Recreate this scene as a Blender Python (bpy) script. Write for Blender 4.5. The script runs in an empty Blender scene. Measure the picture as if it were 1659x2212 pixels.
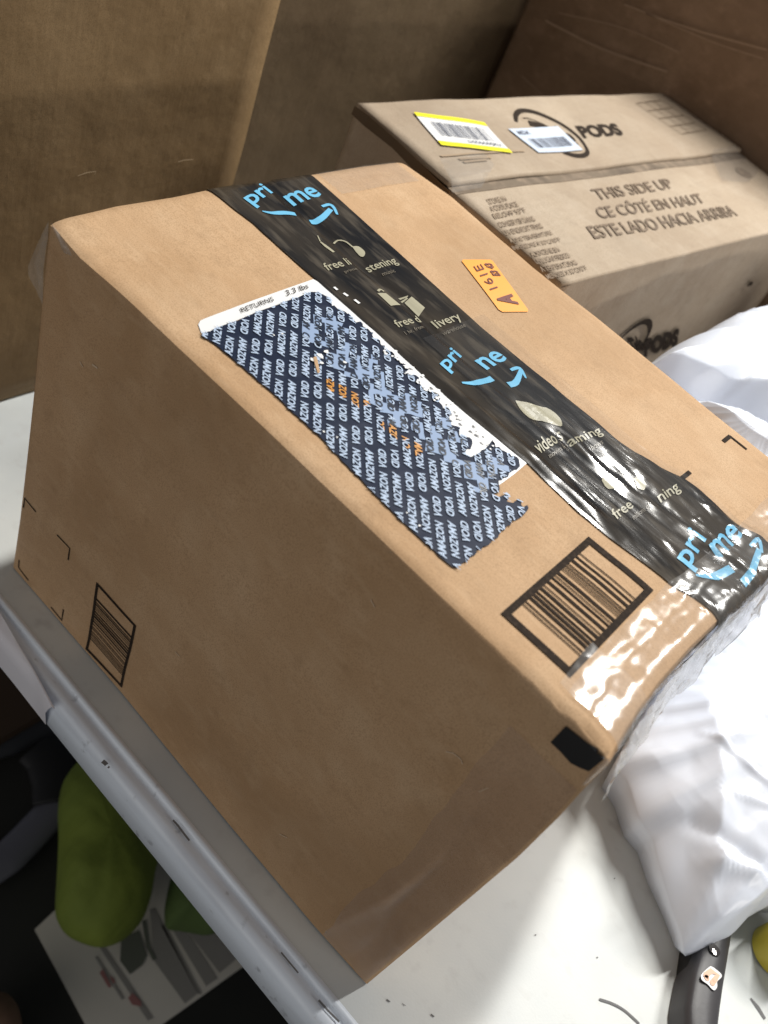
import bpy, bmesh, math, random
from mathutils import Vector, Matrix, noise
random.seed(7)
SC = bpy.context.scene

# ------------------------------------------------------------------ camera
RM = ((0.692699525346256, 0.6326861893995713, 0.3462304916210028),
      (0.6613824869510446, -0.36577919689317184, -0.6548120227016586),
      (-0.2876466122510795, 0.6825787609230424, -0.6718226414741029))
CAMP = Vector((0.4349153568876408, -0.33244396671567344, 0.7002119380872479))
FPX, CX, CY = 1985.66, 829.5, 1106.0
cd = bpy.data.cameras.new('camera'); cam = bpy.data.objects.new('camera', cd)
SC.collection.objects.link(cam); SC.camera = cam
cx_, cy_, cz_ = Vector(RM[0]), -Vector(RM[1]), -Vector(RM[2])
cam.matrix_world = Matrix(((cx_.x, cy_.x, cz_.x, CAMP.x), (cx_.y, cy_.y, cz_.y, CAMP.y),
                           (cx_.z, cy_.z, cz_.z, CAMP.z), (0, 0, 0, 1)))
cd.sensor_fit = 'VERTICAL'; cd.sensor_height = 36.0; cd.lens = FPX / 2212.0 * 36.0
cd.clip_start = 0.01; cd.clip_end = 50
SC.render.resolution_x, SC.render.resolution_y = 768, 1024
cd.dof.use_dof = True; cd.dof.focus_distance = 0.66; cd.dof.aperture_fstop = 7.0

# ------------------------------------------------------------------ light
W = bpy.data.worlds.new('World'); SC.world = W; W.use_nodes = True
bg = W.node_tree.nodes['Background']; bg.inputs[0].default_value = (0.90, 0.93, 1.0, 1); bg.inputs[1].default_value = 0.14

def area(name, loc, target, sx, sy, power, col):
    l = bpy.data.lights.new(name, 'AREA'); l.shape = 'RECTANGLE'; l.size = sx; l.size_y = sy
    l.energy = power; l.color = col
    o = bpy.data.objects.new(name, l); SC.collection.objects.link(o)
    d = Vector(target) - Vector(loc)
    o.location = loc; o.rotation_euler = d.to_track_quat('-Z', 'Y').to_euler()
    return o
area('ceiling_tube_light', (0.02, 1.65, 2.35), (0.1, 0.1, 0.35), 0.09, 1.2, 76, (1.0, 0.975, 0.92))
area('ceiling_tube_light', (1.05, 1.85, 2.00), (0.4, 0.1, 0.35), 0.09, 0.7, 33, (1.0, 0.98, 0.94))
area('room_fill_light', (0.3, -2.9, 0.7), (0.3, 0.1, 0.1), 2.2, 1.6, 16.5, (1.0, 0.95, 0.88))  # added soft fill from the camera side for the parcel's shaded front
area('window_light', (3.6, 0.25, 0.86), (-0.2, 0.35, 0.36), 1.0, 0.20, 24, (1.0, 0.96, 0.90))

vs = SC.view_settings
vs.view_transform = 'Standard'; vs.look = 'None'; vs.exposure = 0; vs.gamma = 1; vs.use_curve_mapping = False

# ------------------------------------------------------------------ helpers
H, L, WD = 0.3579, 0.46, 0.355
def up(q, ax, val):
    """the point of the plane (axis ax = val) seen in direction q of the photograph"""
    a, b = (q[0] - CX) / FPX, (q[1] - CY) / FPX
    d = Vector(RM[0]) * a + Vector(RM[1]) * b + Vector(RM[2])
    t = (val - CAMP[ax]) / d[ax]
    return CAMP + d * t
def up_plane(q, P, N):
    a, b = (q[0] - CX) / FPX, (q[1] - CY) / FPX
    d = Vector(RM[0]) * a + Vector(RM[1]) * b + Vector(RM[2])
    return CAMP + d * ((P - CAMP).dot(N) / d.dot(N))
def nz(x, y, z=0.0): return noise.noise(Vector((x, y, z)))
def fbm(x, y, z=0.0, o=3):
    s, a = 0, 1
    for i in range(o):
        s += a * nz(x, y, z + 7 * i); x *= 2.03; y *= 2.03; a *= .5
    return s
def lerp(a, b, t): return a + (b - a) * t
def interp(tab, x):
    if x <= tab[0][0]: return tab[0][1]
    for (x0, y0), (x1, y1) in zip(tab, tab[1:]):
        if x <= x1: return y0 + (y1 - y0) * (x - x0) / (x1 - x0)
    return tab[-1][1]
def sstep(a, b, x):
    t = min(1, max(0, (x - a) / (b - a))); return t * t * (3 - 2 * t)
def gs(x, s): return math.exp(-(x / s) ** 2)

# materials
def mat(name, base, rough=.6, **k):
    m = bpy.data.materials.new(name); m.use_nodes = True
    nt = m.node_tree; b = nt.nodes['Principled BSDF']
    b.inputs['Base Color'].default_value = (*base, 1); b.inputs['Roughness'].default_value = rough
    for kk, v in k.items():
        b.inputs[kk.replace('_', ' ')].default_value = v
    return m
def add(nt, t, **k):
    n = nt.nodes.new(t)
    for a, v in k.items(): setattr(n, a, v)
    return n
def mottle(m, layers, coord='Object', bump=None):
    """layers: (scale vec, detail, colour A, colour B, blend factor, threshold lo, hi)"""
    nt = m.node_tree; b = nt.nodes['Principled BSDF']; tc = add(nt, 'ShaderNodeTexCoord')
    prev = None
    for sc, det, col, fac, lo, hi in layers:
        mp = add(nt, 'ShaderNodeMapping'); mp.inputs['Scale'].default_value = sc
        nt.links.new(tc.outputs[coord], mp.inputs[0])
        n = add(nt, 'ShaderNodeTexNoise'); n.inputs['Scale'].default_value = 1; n.inputs['Detail'].default_value = det
        nt.links.new(mp.outputs[0], n.inputs['Vector'])
        r = add(nt, 'ShaderNodeMapRange'); r.inputs['From Min'].default_value = lo; r.inputs['From Max'].default_value = hi
        r.inputs['To Max'].default_value = fac
        nt.links.new(n.outputs['Fac'], r.inputs['Value'])
        mx = add(nt, 'ShaderNodeMix', data_type='RGBA'); mx.inputs[7].default_value = (*col, 1)
        if prev is None: mx.inputs[6].default_value = b.inputs['Base Color'].default_value
        else: nt.links.new(prev, mx.inputs[6])
        nt.links.new(r.outputs[0], mx.inputs[0]); prev = mx.outputs[2]
    if prev: nt.links.new(prev, b.inputs['Base Color'])
    if bump:
        last = None
        for sc, det, st, dist in bump:
            mp = add(nt, 'ShaderNodeMapping'); mp.inputs['Scale'].default_value = sc
            nt.links.new(tc.outputs[coord], mp.inputs[0])
            n = add(nt, 'ShaderNodeTexNoise'); n.inputs['Scale'].default_value = 1; n.inputs['Detail'].default_value = det
            nt.links.new(mp.outputs[0], n.inputs['Vector'])
            bp = add(nt, 'ShaderNodeBump'); bp.inputs['Strength'].default_value = st; bp.inputs['Distance'].default_value = dist
            nt.links.new(n.outputs['Fac'], bp.inputs['Height'])
            if last: nt.links.new(last, bp.inputs['Normal'])
            last = bp.outputs[0]
        nt.links.new(last, b.inputs['Normal'])
    return m
def kraft(name, base, dark, light, flute=(6, 260, 6)):
    m = mat(name, base, .72, Specular_IOR_Level=.25)
    dk2 = tuple(c * .72 for c in dark)
    mottle(m, [((7, 7, 7), 5, dark, .75, .40, .68), ((24, 24, 24), 4, light, .55, .48, .72),
               (flute, 2, dark, .20, .45, .7), ((60, 60, 60), 4, dk2, .35, .56, .78), ((1100, 1100, 1100), 1, dk2, .55, .46, .70),
               ((55, 300, 120), 1, light, .3, .55, .8), ((4, 4, 4), 6, dk2, .30, .52, .60)],
           bump=[(flute, 2, .30, .0006), ((13, 13, 13), 4, .6, .006), ((40, 40, 40), 3, .3, .002), ((700, 700, 700), 1, .25, .0002)])
    return m
M = {}
M['kraft'] = kraft('kraft_cardboard', (.54, .355, .205), (.44, .27, .14), (.60, .42, .26))
M['kraft_pale'] = kraft('pale_cardboard', (.43, .345, .255), (.34, .26, .185), (.48, .40, .31), (220, 6, 6))
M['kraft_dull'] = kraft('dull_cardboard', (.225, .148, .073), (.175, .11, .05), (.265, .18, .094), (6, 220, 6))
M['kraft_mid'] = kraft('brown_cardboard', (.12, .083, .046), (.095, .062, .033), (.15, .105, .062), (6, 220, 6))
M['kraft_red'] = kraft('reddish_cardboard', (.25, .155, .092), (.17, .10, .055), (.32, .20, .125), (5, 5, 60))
M['edge'] = mat('torn_cardboard_edge', (.10, .065, .035), .9)
M['ink'] = mottle(mat('dark_print_ink', (.028, .020, .015), .85, Specular_IOR_Level=.12), [((400, 400, 400), 1, (.06, .042, .03), .6, .5, .7)])
M['ink_soft'] = mottle(mat('worn_print_ink', (.16, .11, .07), .7), [((300, 300, 300), 1, (.3, .22, .14), .7, .45, .65)])
M['tape'] = mat('black_packing_tape', (.010, .010, .011), .15, Specular_IOR_Level=.45)
mottle(M['tape'], [((8, 30, 8), 3, (.055, .044, .032), .75, .42, .66), ((25, 120, 25), 4, (.13, .11, .085), .6, .50, .72)],
       bump=[((60, 240, 60), 3, .16, .0008), ((14, 90, 30), 4, .25, .0016)])
M['blue'] = mat('sky_blue_print', (.17, .50, .75), .25)
M['cream'] = mat('cream_print', (.40, .375, .27), .3)
M['cream_dim'] = mat('faded_cream_print', (.14, .12, .09), .3)
M['label'] = mat('white_label_paper', (.80, .80, .80), .35)
M['label_blue'] = mat('bluish_label_paper', (.62, .70, .82), .35)
M['film'] = mat('navy_void_film', (.010, .017, .040), .5, Specular_IOR_Level=.10)
mottle(M['film'], [((60, 60, 60), 3, (.028, .036, .062), .8, .5, .7)], bump=[((70, 70, 70), 3, .35, .0015)])
M['void'] = mat('pale_blue_void_print', (.44, .54, .70), .5, Specular_IOR_Level=.2)
M['voidpatch'] = mat('pale_blue_residue', (.27, .36, .53), .5, Specular_IOR_Level=.2)
M['void_dk'] = mat('navy_print', (.02, .027, .045), .3)
M['void_or'] = mat('orange_print', (.62, .27, .04), .35)
M['orange'] = mat('orange_sticker_paper', (.88, .36, .045), .45)
M['maroon'] = mat('maroon_print', (.14, .022, .012), .5)
M['yellow'] = mat('yellow_print', (.85, .78, .02), .45)
M['grey_ink'] = mat('grey_print', (.10, .11, .15), .5)
M['table'] = mottle(mat('grey_white_table_plastic', (.70, .72, .70), .42), [((6, 6, 6), 4, (.52, .56, .58), .75, .42, .68),
    ((60, 60, 60), 3, (.5, .5, .49), .35, .58, .78), ((22, 22, 22), 5, (.42, .42, .42), .45, .66, .74)],
    bump=[((500, 500, 500), 2, .15, .0004), ((12, 12, 12), 2, .2, .002)])
M['rim'] = mottle(mat('scuffed_table_rim_bluish_light', (.82, .89, .98), .38), [((7, 60, 60), 4, (.55, .59, .66), .7, .5, .72), ((80, 80, 80), 3, (.25, .26, .28), .5, .64, .74)])  # bluish light falling on the rim is put into its base colour
M['scuff'] = mat('dark_scuff', (.17, .17, .175), .8)
M['bag'] = mat('white_poly_film', (.75, .79, .88), .33, Specular_IOR_Level=.45, Subsurface_Weight=.04)
M['bag'].node_tree.nodes['Principled BSDF'].inputs['Subsurface Radius'].default_value = (.02, .02, .022)
mottle(M['bag'], [], bump=[((18, 18, 18), 3, .10, .004)])
M['blackplastic'] = mottle(mat('black_plastic', (.035, .034, .038), .45), [((8, 8, 8), 2, (.075, .07, .075), .7, .4, .7)], bump=[((300, 300, 300), 2, .2, .0004)])
M['blackside'] = mat('dull_black_plastic', (.008, .008, .009), .6)
M['hole'] = mat('glossy_black_socket', (.01, .006, .006), .1)
M['metal'] = mat('bright_metal', (.8, .75, .7), .2, Metallic=1)
M['peach'] = mat('peach_print', (.72, .42, .27), .4)
M['floor'] = mottle(mat('shaded_floor', (.016, .016, .013), .7), [((4, 4, 4), 4, (.008, .008, .006), .8, .4, .7)])  # shade under the table is put into this dark colour
M['green'] = mottle(mat('green_fabric', (.18, .23, .028), .8), [((10, 3, 3), 3, (.12, .165, .022), .8, .4, .7)], bump=[((9, 3, 5), 4, .9, .03), ((40, 60, 40), 3, .3, .004)])
M['green2'] = mat('dark_green_fabric', (.075, .12, .03), .85)
M['paper'] = mottle(mat('printed_sheet', (.72, .68, .60), .7), [((6, 6, 6), 2, (.52, .49, .42), .6, .4, .7)])
M['paper_text'] = mat('grey_text_print', (.30, .285, .26), .7)
M['paper_red'] = mat('faded_red_print', (.36, .16, .15), .7)
M['paper_pic'] = mat('dark_picture_print', (.13, .14, .11), .7)
M['greybar'] = mat('dark_grey_metal', (.12, .12, .145), .5)
M['strap'] = mat('black_webbing', (.008, .008, .009), .7)
M['tan_dim'] = mat('dim_tan', (.16, .09, .055), .7)
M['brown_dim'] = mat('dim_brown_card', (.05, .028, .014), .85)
M['note_yellow'] = mat('yellow_plastic', (.62, .50, .05), .35)
M['white_paper'] = mat('white_sheet', (.76, .75, .80), .5)  # plain white paper colour, no emission

def clear_mat(name, milky, rough, bumps, tint=(1, 1, 1)):
    m = bpy.data.materials.new(name); m.use_nodes = True; nt = m.node_tree
    nt.nodes.remove(nt.nodes['Principled BSDF']); out = nt.nodes['Material Output']
    tr = add(nt, 'ShaderNodeBsdfTransparent'); tr.inputs[0].default_value = (*tint, 1)
    gl = add(nt, 'ShaderNodeBsdfGlossy'); gl.inputs['Roughness'].default_value = rough
    df = add(nt, 'ShaderNodeBsdfDiffuse'); df.inputs[0].default_value = (.75, .72, .68, 1)
    fr = add(nt, 'ShaderNodeLayerWeight'); fr.inputs[0].default_value = .5
    pw_ = add(nt, 'ShaderNodeMath', operation='POWER'); pw_.inputs[1].default_value = 4.0; nt.links.new(fr.outputs['Facing'], pw_.inputs[0])
    m1 = add(nt, 'ShaderNodeMixShader'); m1.inputs[0].default_value = milky
    m2 = add(nt, 'ShaderNodeMixShader')
    mul = add(nt, 'ShaderNodeMath', operation='MULTIPLY_ADD'); mul.inputs[1].default_value = .7; mul.inputs[2].default_value = .045
    nt.links.new(pw_.outputs[0], mul.inputs[0]); nt.links.new(mul.outputs[0], m2.inputs[0])
    nt.links.new(tr.outputs[0], m1.inputs[1]); nt.links.new(df.outputs[0], m1.inputs[2])
    nt.links.new(m1.outputs[0], m2.inputs[1]); nt.links.new(gl.outputs[0], m2.inputs[2])
    nt.links.new(m2.outputs[0], out.inputs[0])
    tc = add(nt, 'ShaderNodeTexCoord'); last = None
    for sc, det, st, dist in bumps:
        mp = add(nt, 'ShaderNodeMapping'); mp.inputs['Scale'].default_value = sc
        nt.links.new(tc.outputs['Object'], mp.inputs[0])
        n = add(nt, 'ShaderNodeTexNoise'); n.inputs['Scale'].default_value = 1; n.inputs['Detail'].default_value = det
        nt.links.new(mp.outputs[0], n.inputs['Vector'])
        bp = add(nt, 'ShaderNodeBump'); bp.inputs['Strength'].default_value = st; bp.inputs['Distance'].default_value = dist
        nt.links.new(n.outputs['Fac'], bp.inputs['Height'])
        if last: nt.links.new(last, bp.inputs['Normal'])
        last = bp.outputs[0]
    nt.links.new(last, gl.inputs['Normal'])
    return m
M['clear'] = clear_mat('clear_packing_tape', .05, .19, [((30, 22, 30), 2, .9, .0042), ((80, 60, 90), 2, .3, .0010)])
M['clear_glint'] = clear_mat('glossy_clear_tape', .08, .16, [((22, 14, 20), 2, 1.0, .012)])
M['clear_long'] = clear_mat('clear_tape_overlay', .012, .10, [((10, 60, 18), 2, .45, .002)])
M['cling'] = clear_mat('loose_clear_film', .22, .15, [((60, 60, 60), 3, .8, .005)])

# objects
def face_up(bm, d):
    bm.normal_update()
    if sum((f.normal.dot(d) * f.calc_area() for f in bm.faces)) < 0: bmesh.ops.reverse_faces(bm, faces=bm.faces)
def link(name, bm, m, parent=None, smooth=False, doubles=0):
    if 'tape' in name or 'film' in name: face_up(bm, Vector((.2, -1, 1)))
    if doubles: bmesh.ops.remove_doubles(bm, verts=bm.verts, dist=doubles)
    me = bpy.data.meshes.new(name); bm.to_mesh(me); bm.free()
    ms = m if isinstance(m, (list, tuple)) else [m]
    for x in ms: me.materials.append(x)
    if smooth:
        for p in me.polygons: p.use_smooth = True
    o = bpy.data.objects.new(name, me); SC.collection.objects.link(o)
    if parent is not None:
        o.parent = parent; o.matrix_parent_inverse = parent.matrix_world.inverted()
    return o
def tag(o, label=None, cat=None, group=None, kind=None):
    if label: o['label'] = label
    if cat: o['category'] = cat
    if group: o['group'] = group
    if kind: o['kind'] = kind
    return o
def thing(name, label, cat, loc, group=None):
    o = bpy.data.objects.new(name, None); SC.collection.objects.link(o); o.location = loc
    o.empty_display_size = .05
    bpy.context.view_layer.update()
    return tag(o, label, cat, group)
def grid(rows):
    bm = bmesh.new(); vv = [[bm.verts.new(p) for p in r] for r in rows]
    for a, b in zip(vv, vv[1:]):
        for i in range(len(a) - 1): bm.faces.new((a[i], a[i+1], b[i+1], b[i]))
    return bm
def recalc(bm): bmesh.ops.recalc_face_normals(bm, faces=bm.faces)
def polyc(pts, n):
    """resample a 3D polyline to n+1 points"""
    ls = [0]
    for a, b in zip(pts, pts[1:]): ls.append(ls[-1] + (b - a).length)
    out = []
    for i in range(n + 1):
        s = ls[-1] * i / n; k = 0
        while k < len(pts) - 2 and ls[k+1] < s: k += 1
        t = (s - ls[k]) / max(1e-9, ls[k+1] - ls[k]); out.append(pts[k].lerp(pts[k+1], min(1, max(0, t))))
    return out
def coons(c0, c1, d0, d1):
    """c0(u) v=0, c1(u) v=1, d0(v) u=0, d1(v) u=1 : lists"""
    nu, nv = len(c0) - 1, len(d0) - 1; rows = []
    for j in range(nv + 1):
        v = j / nv; r = []
        for i in range(nu + 1):
            u = i / nu
            r.append(c0[i]*(1-v) + c1[i]*v + d0[j]*(1-u) + d1[j]*u
                     - (c0[0]*((1-u)*(1-v)) + c0[-1]*(u*(1-v)) + c1[0]*((1-u)*v) + c1[-1]*(u*v)))
        rows.append(r)
    return rows

# flat artwork: built on a plane as triangles, cut into small cells, then laid on the real surface
def cut_cells(bm, ax, step):
    for a in ax:
        lo = min(v.co[a] for v in bm.verts); hi = max(v.co[a] for v in bm.verts)
        k = math.ceil(lo / step)
        while k * step < hi:
            n = Vector((0, 0, 0)); n[a] = 1; c = n * (k * step)
            bmesh.ops.bisect_plane(bm, geom=bm.verts[:] + bm.edges[:] + bm.faces[:], plane_co=c, plane_no=n, dist=1e-7)
            k += 1
class Surf:
    def __init__(s, proj, lift, axes, cell=.004, normal=Vector((0, 0, 1))):
        s.proj, s.lift, s.axes, s.cell, s.n = proj, lift, axes, cell, normal
_tc = {}
def glyphs(txt, bold=0.0, shear=0.0, spacing=1.0):
    key = (txt, bold, shear, spacing)
    if key not in _tc:
        cu = bpy.data.curves.new('t', 'FONT'); cu.body = txt; cu.offset = bold; cu.shear = shear
        cu.resolution_u = 3; cu.space_character = spacing
        o = bpy.data.objects.new('t', cu); SC.collection.objects.link(o)
        dg = bpy.context.evaluated_depsgraph_get(); me = o.evaluated_get(dg).to_mesh()
        vs_ = [v.co.copy() for v in me.vertices]; fs = [tuple(p.vertices) for p in me.polygons]
        o.evaluated_get(dg).to_mesh_clear(); bpy.data.objects.remove(o); bpy.data.curves.remove(cu)
        x0 = min(v.x for v in vs_); x1 = max(v.x for v in vs_); y0 = min(v.y for v in vs_); y1 = max(v.y for v in vs_)
        _tc[key] = ([((v.x - x0) / (x1 - x0), (v.y - y0) / (y1 - y0)) for v in vs_], fs, (x1 - x0) / (y1 - y0))
    return _tc[key]
class Art:
    """collects flat shapes for one printed or stuck-on part"""
    def __init__(s, surf, eps): s.bm = bmesh.new(); s.surf, s.eps = surf, eps
    def _tris(s, pts, faces, mi=0):
        vv = [s.bm.verts.new(p) for p in pts]
        for f in faces:
            try: s.bm.faces.new([vv[i] for i in f]).material_index = mi
            except ValueError: pass
    def polyw(s, pts, mi=0):
        vv = [s.bm.verts.new(p) for p in pts]; f = s.bm.faces.new(vv); f.material_index = mi
        bmesh.ops.triangulate(s.bm, faces=[f])
    def poly(s, q, mi=0): s.polyw([s.surf.proj(p) for p in q], mi)
    def text(s, txt, tl, tr, bl, bold=0.0, shear=0.0, mi=0, spacing=1.0, hug=False):
        g, fs, asp = glyphs(txt, bold, shear, spacing)
        TL, TR, BL = s.surf.proj(tl), s.surf.proj(tr), s.surf.proj(bl)
        U, V = TR - TL, TL - BL
        s._tris([BL + U * x + V * y for x, y in g], fs, mi)
    def textw(s, txt, org, U, V, bold=0.0, shear=0.0, mi=0):
        g, fs, asp = glyphs(txt, bold, shear)
        s._tris([org + U * x + V * y for x, y in g], fs, mi)
    def stroke(s, q, w, mi=0, closed=False):
        P = [s.surf.proj(p) if not isinstance(p, Vector) else p for p in q]
        n = len(P); ws = w if isinstance(w, (list, tuple)) else [w] * n
        Lf, Rt = [], []
        for i in range(n):
            if closed: a, b = P[i-1], P[(i+1) % n]
            else: a, b = P[max(0, i-1)], P[min(n-1, i+1)]
            t = (b - a).normalized(); side = s.surf.n.cross(t).normalized()
            Lf.append(P[i] + side * ws[i] / 2); Rt.append(P[i] - side * ws[i] / 2)
        rng = range(n if closed else n - 1)
        vl = [s.bm.verts.new(p) for p in Lf]; vr = [s.bm.verts.new(p) for p in Rt]
        for i in rng:
            j = (i + 1) % n
            f = s.bm.faces.new((vl[i], vr[i], vr[j], vl[j])); f.material_index = mi
    def build(s, name, m, parent, cells=True, thick=0):
        bm = s.bm
        if cells: cut_cells(bm, s.surf.axes, s.surf.cell)
        for v in bm.verts: v.co = s.surf.lift(v.co.copy(), s.eps)
        bmesh.ops.recalc_face_normals(bm, faces=bm.faces)
        for f in bm.faces:
            f.normal_update()
            if f.normal.dot(s.surf.n) < 0: f.normal_flip()
        return link(name, bm, m, parent)
def bez(pts, n=6):
    """smooth a pixel polyline (Catmull-Rom)"""
    out = []; P = [pts[0]] + list(pts) + [pts[-1]]
    for i in range(1, len(P) - 2):
        for k in range(n):
            t = k / n; r = []
            for c in (0, 1):
                a, b, cc, d = P[i-1][c], P[i][c], P[i+1][c], P[i+2][c]
                r.append(.5 * (2*b + (cc-a)*t + (2*a-5*b+4*cc-d)*t*t + (3*b-a-3*cc+d)*t**3))
            out.append(tuple(r))
    out.append(tuple(pts[-1])); return out
def box_bm(lo, hi, bm=None, mi=0):
    bm = bm or bmesh.new()
    r = bmesh.ops.create_cube(bm, size=1)
    for v in r['verts']:
        v.co = Vector([lerp(lo[i], hi[i], v.co[i] + .5) for i in range(3)])
    return bm

# ================================================================== floor and things under the table
ZF = -0.75
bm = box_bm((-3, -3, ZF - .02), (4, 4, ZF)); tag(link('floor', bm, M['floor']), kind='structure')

# ================================================================== table
tb = thing('folding_table', 'scuffed grey white plastic folding table with a ribbed rim, the parcels standing on it', 'table', (.5, .6, 0))
prof = [(1.9, 0), (-.0235, 0), (-.0255, .0012), (-.0275, .0015), (-.0292, .0002), (-.0305, -.0022), (-.0325, -.0028),
        (-.0345, -.0018), (-.0375, -.0008), (-.041, -.0012), (-.0445, -.0035), (-.0465, -.0075), (-.0475, -.014), (-.048, -.038),
        (-.044, -.040), (-.040, -.034), (1.9, -.034)]
xs = [-1.6 + 4.0 * i / 400 for i in range(401)]
def rimw(x, y, z):
    return Vector((x, y + .0006 * nz(x * 9, y * 40) * (1 if y < -.02 else 0), z + .0005 * nz(x * 14, y * 60, 3) * (1 if y < -.02 else 0)))
rows = [[rimw(x, y, z) for x in xs] for y, z in prof[:2]]
bm = grid(rows); recalc(bm); link('table_top', bm, M['table'], tb, True)
rows = [[rimw(x, y, z) for x in xs] for y, z in prof[1:]]
bm = grid(rows); recalc(bm); link('table_rim', bm, M['rim'], tb, True)
for lx in (-1.3, 2.1):
    for ly in (.1, 1.7):
        r = bmesh.new(); box_bm((lx - .015, ly - .015, ZF), (lx + .015, ly + .015, -.036), r)
        link('leg', r, M['greybar'], tb)
flatS = Surf(lambda q: up(q, 2, 0), lambda P, e: Vector((P.x, P.y, e)), (), .01)
a = Art(flatS, .0006)
def c7(x, y): return (1016.5 + x / 2.582, 1423 + y / 2.582)
def c4(x, y): return (677.7 + x / 6.12, 1897.5 + y / 6.12)
def one(fn_, w_, S_f, nm, m_x, par, e=.0006):
    A_ = Art(S_f, e); A_.stroke(fn_, w_); return A_.build(nm, m_x, par, False)
a.stroke(bez([c7(715, 1900), c7(790, 1925), c7(860, 1965), c7(940, 2037)]), [.0012] + [.0022] * 17 + [.0016]); a.build('scuff_mark', M['scuff'], tb, False)
one([c7(1560, 1895), c7(1600, 1945), c7(1640, 2010)], [.002, .004, .003], flatS, 'scuff_mark', M['scuff'], tb)
for x, y, w in ((985, 1615, .0026), (1570, 1810, .0024), (1190, 1665, .0010)):
    one([c4(x - 25, y - 12), c4(x, y + 8), c4(x + 22, y + 20)], [w * .4, w * .5, w * .3], flatS, 'scuff_mark', M['scuff'], tb)
for x, y in ((360, 1540), (705, 1665), (800, 1225), (1190, 1440)):
    one([c7(x - 4, y), c7(x, y + 3), c7(x + 5, y)], [.0006, .0011, .0005], flatS, 'scuff_mark', M['scuff'], tb)
rimS = Surf(lambda q: up(q, 2, -.002), lambda P, e: Vector((P.x, P.y, -.0006 + e)), (), .01)
a = Art(rimS, .001)
def c6(x, y): return (x / 2.04, 1491 + y / 2.04)
for pts, w in (([(450, 318), (462, 328), (468, 335)], .0035), ([(474, 343), (480, 348)], .0018), ([(760, 578), (780, 600), (810, 640), (832, 668)], .0016), ([(1235, 1160), (1260, 1190), (1310, 1250)], .0012), ([(1400, 1370), (1440, 1415), (1490, 1465)], .0016)):
    one([c6(*p) for p in pts], w, rimS, 'scuff_mark', M['scuff'], tb, .001)

# white sheet caught on the rim
P = [up((-60, 1255), 2, .002), up((-2, 1320), 2, .002), up((28, 1372), 2, .002), up((70, 1440), 2, .0005), up((119, 1531), 2, .001)]
bm = bmesh.new()
top = polyc(P, 24); lo = polyc([Vector((up((-60, 1365), 1, -.0485).x, -.0487, -.034)), Vector((up((0, 1436), 1, -.0485).x, -.0487, -.036)), Vector((up((101, 1559), 1, -.0485).x, -.0487, -.0385))], 24)
rows = [top]
for k, (yy, zz) in enumerate(((-.0365, .0004), (-.0425, -.0003), (-.0455, -.0030), (-.0478, -.0070), (-.0487, -.014))):
    rows.append([Vector((lerp(a_.x, b_.x, (k + 1) / 6), min(a_.y - .0006 * (k + 1), yy), min(a_.z, zz + .0012))) for a_, b_ in zip(top, lo)])
rows.append(lo); bm = grid(rows); recalc(bm)
tag(link('paper_sheet', bm, M['white_paper'], None, True), 'white paper sheet folded over the table rim at the left edge', 'paper')

# ================================================================== big cartons behind
def carton(name, label, lo, hi, m, seams=()):
    t = thing(name, label, 'box', ((lo[0] + hi[0]) / 2, (lo[1] + hi[1]) / 2, lo[2]), 'large plain cartons behind the parcels')
    bm = box_bm(lo, hi); bmesh.ops.bevel(bm, geom=bm.edges[:], offset=.0012, segments=2, affect='EDGES')
    bmesh.ops.subdivide_edges(bm, edges=[e for e in bm.edges if e.calc_length() > .1], cuts=24, use_grid_fill=True)
    for v in bm.verts:
        n_ = .0025 * fbm(v.co.y * 5 + v.co.x * 5, v.co.z * 4, lo[0] * 9); v.co.x += n_; v.co.y += n_ * .6
    link('carton_body', bm, m, t, True); return t
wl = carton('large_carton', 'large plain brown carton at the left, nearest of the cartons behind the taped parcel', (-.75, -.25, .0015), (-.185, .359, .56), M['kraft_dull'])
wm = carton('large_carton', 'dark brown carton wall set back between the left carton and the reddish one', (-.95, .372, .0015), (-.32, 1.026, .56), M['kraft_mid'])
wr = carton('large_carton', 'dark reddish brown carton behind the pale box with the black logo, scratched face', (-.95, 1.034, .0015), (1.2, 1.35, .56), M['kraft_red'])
wallS = Surf(lambda q: up(q, 0, -.1845), lambda P, e: Vector((-.1815 + e, P.y, P.z)), (), .01, Vector((1, 0, 0)))
a = Art(wallS, .0)
def c8(x, y): return (x / 1.7486, y / 1.7486)
a.stroke([c8(285, 658), c8(320, 645), c8(355, 640), c8(350, 652)], [.0007, .0010, .0007, .0006])
MS = mat('pale_scratch', (.48, .36, .22), .8); a.build('surface_scratch', MS, wl, False); a = Art(wallS, .0)
a.stroke([c8(665, 605), c8(690, 598), c8(722, 596)], [.0007, .0010, .0007])
a.build('surface_scratch', MS, wl, False)
rS = Surf(lambda q: up(q, 1, 1.031), lambda P, e: Vector((P.x, 1.0305 - e, P.z)), (), .01, Vector((0, -1, 0)))
MD = mat('dull_scratch', (.29, .185, .115), .8)
def cb(x, y): return (881 + x / 2.1325, y / 2.1325)
for p, w in (([(640, 95), (900, 225), (1200, 330)], .0045), ([(1000, 20), (1300, 130), (1659, 230)], .003), ([(530, 350), (640, 450)], .003), ([(1100, 60), (1400, 190), (1640, 270)], .002), ([(700, 60), (1000, 130), (1250, 240)], .002)):
    A_ = Art(rS, .003); A_.stroke([cb(*q) for q in bez(p, 5)], w * .7); A_.build('surface_scratch', MD, wr, False)

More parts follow.
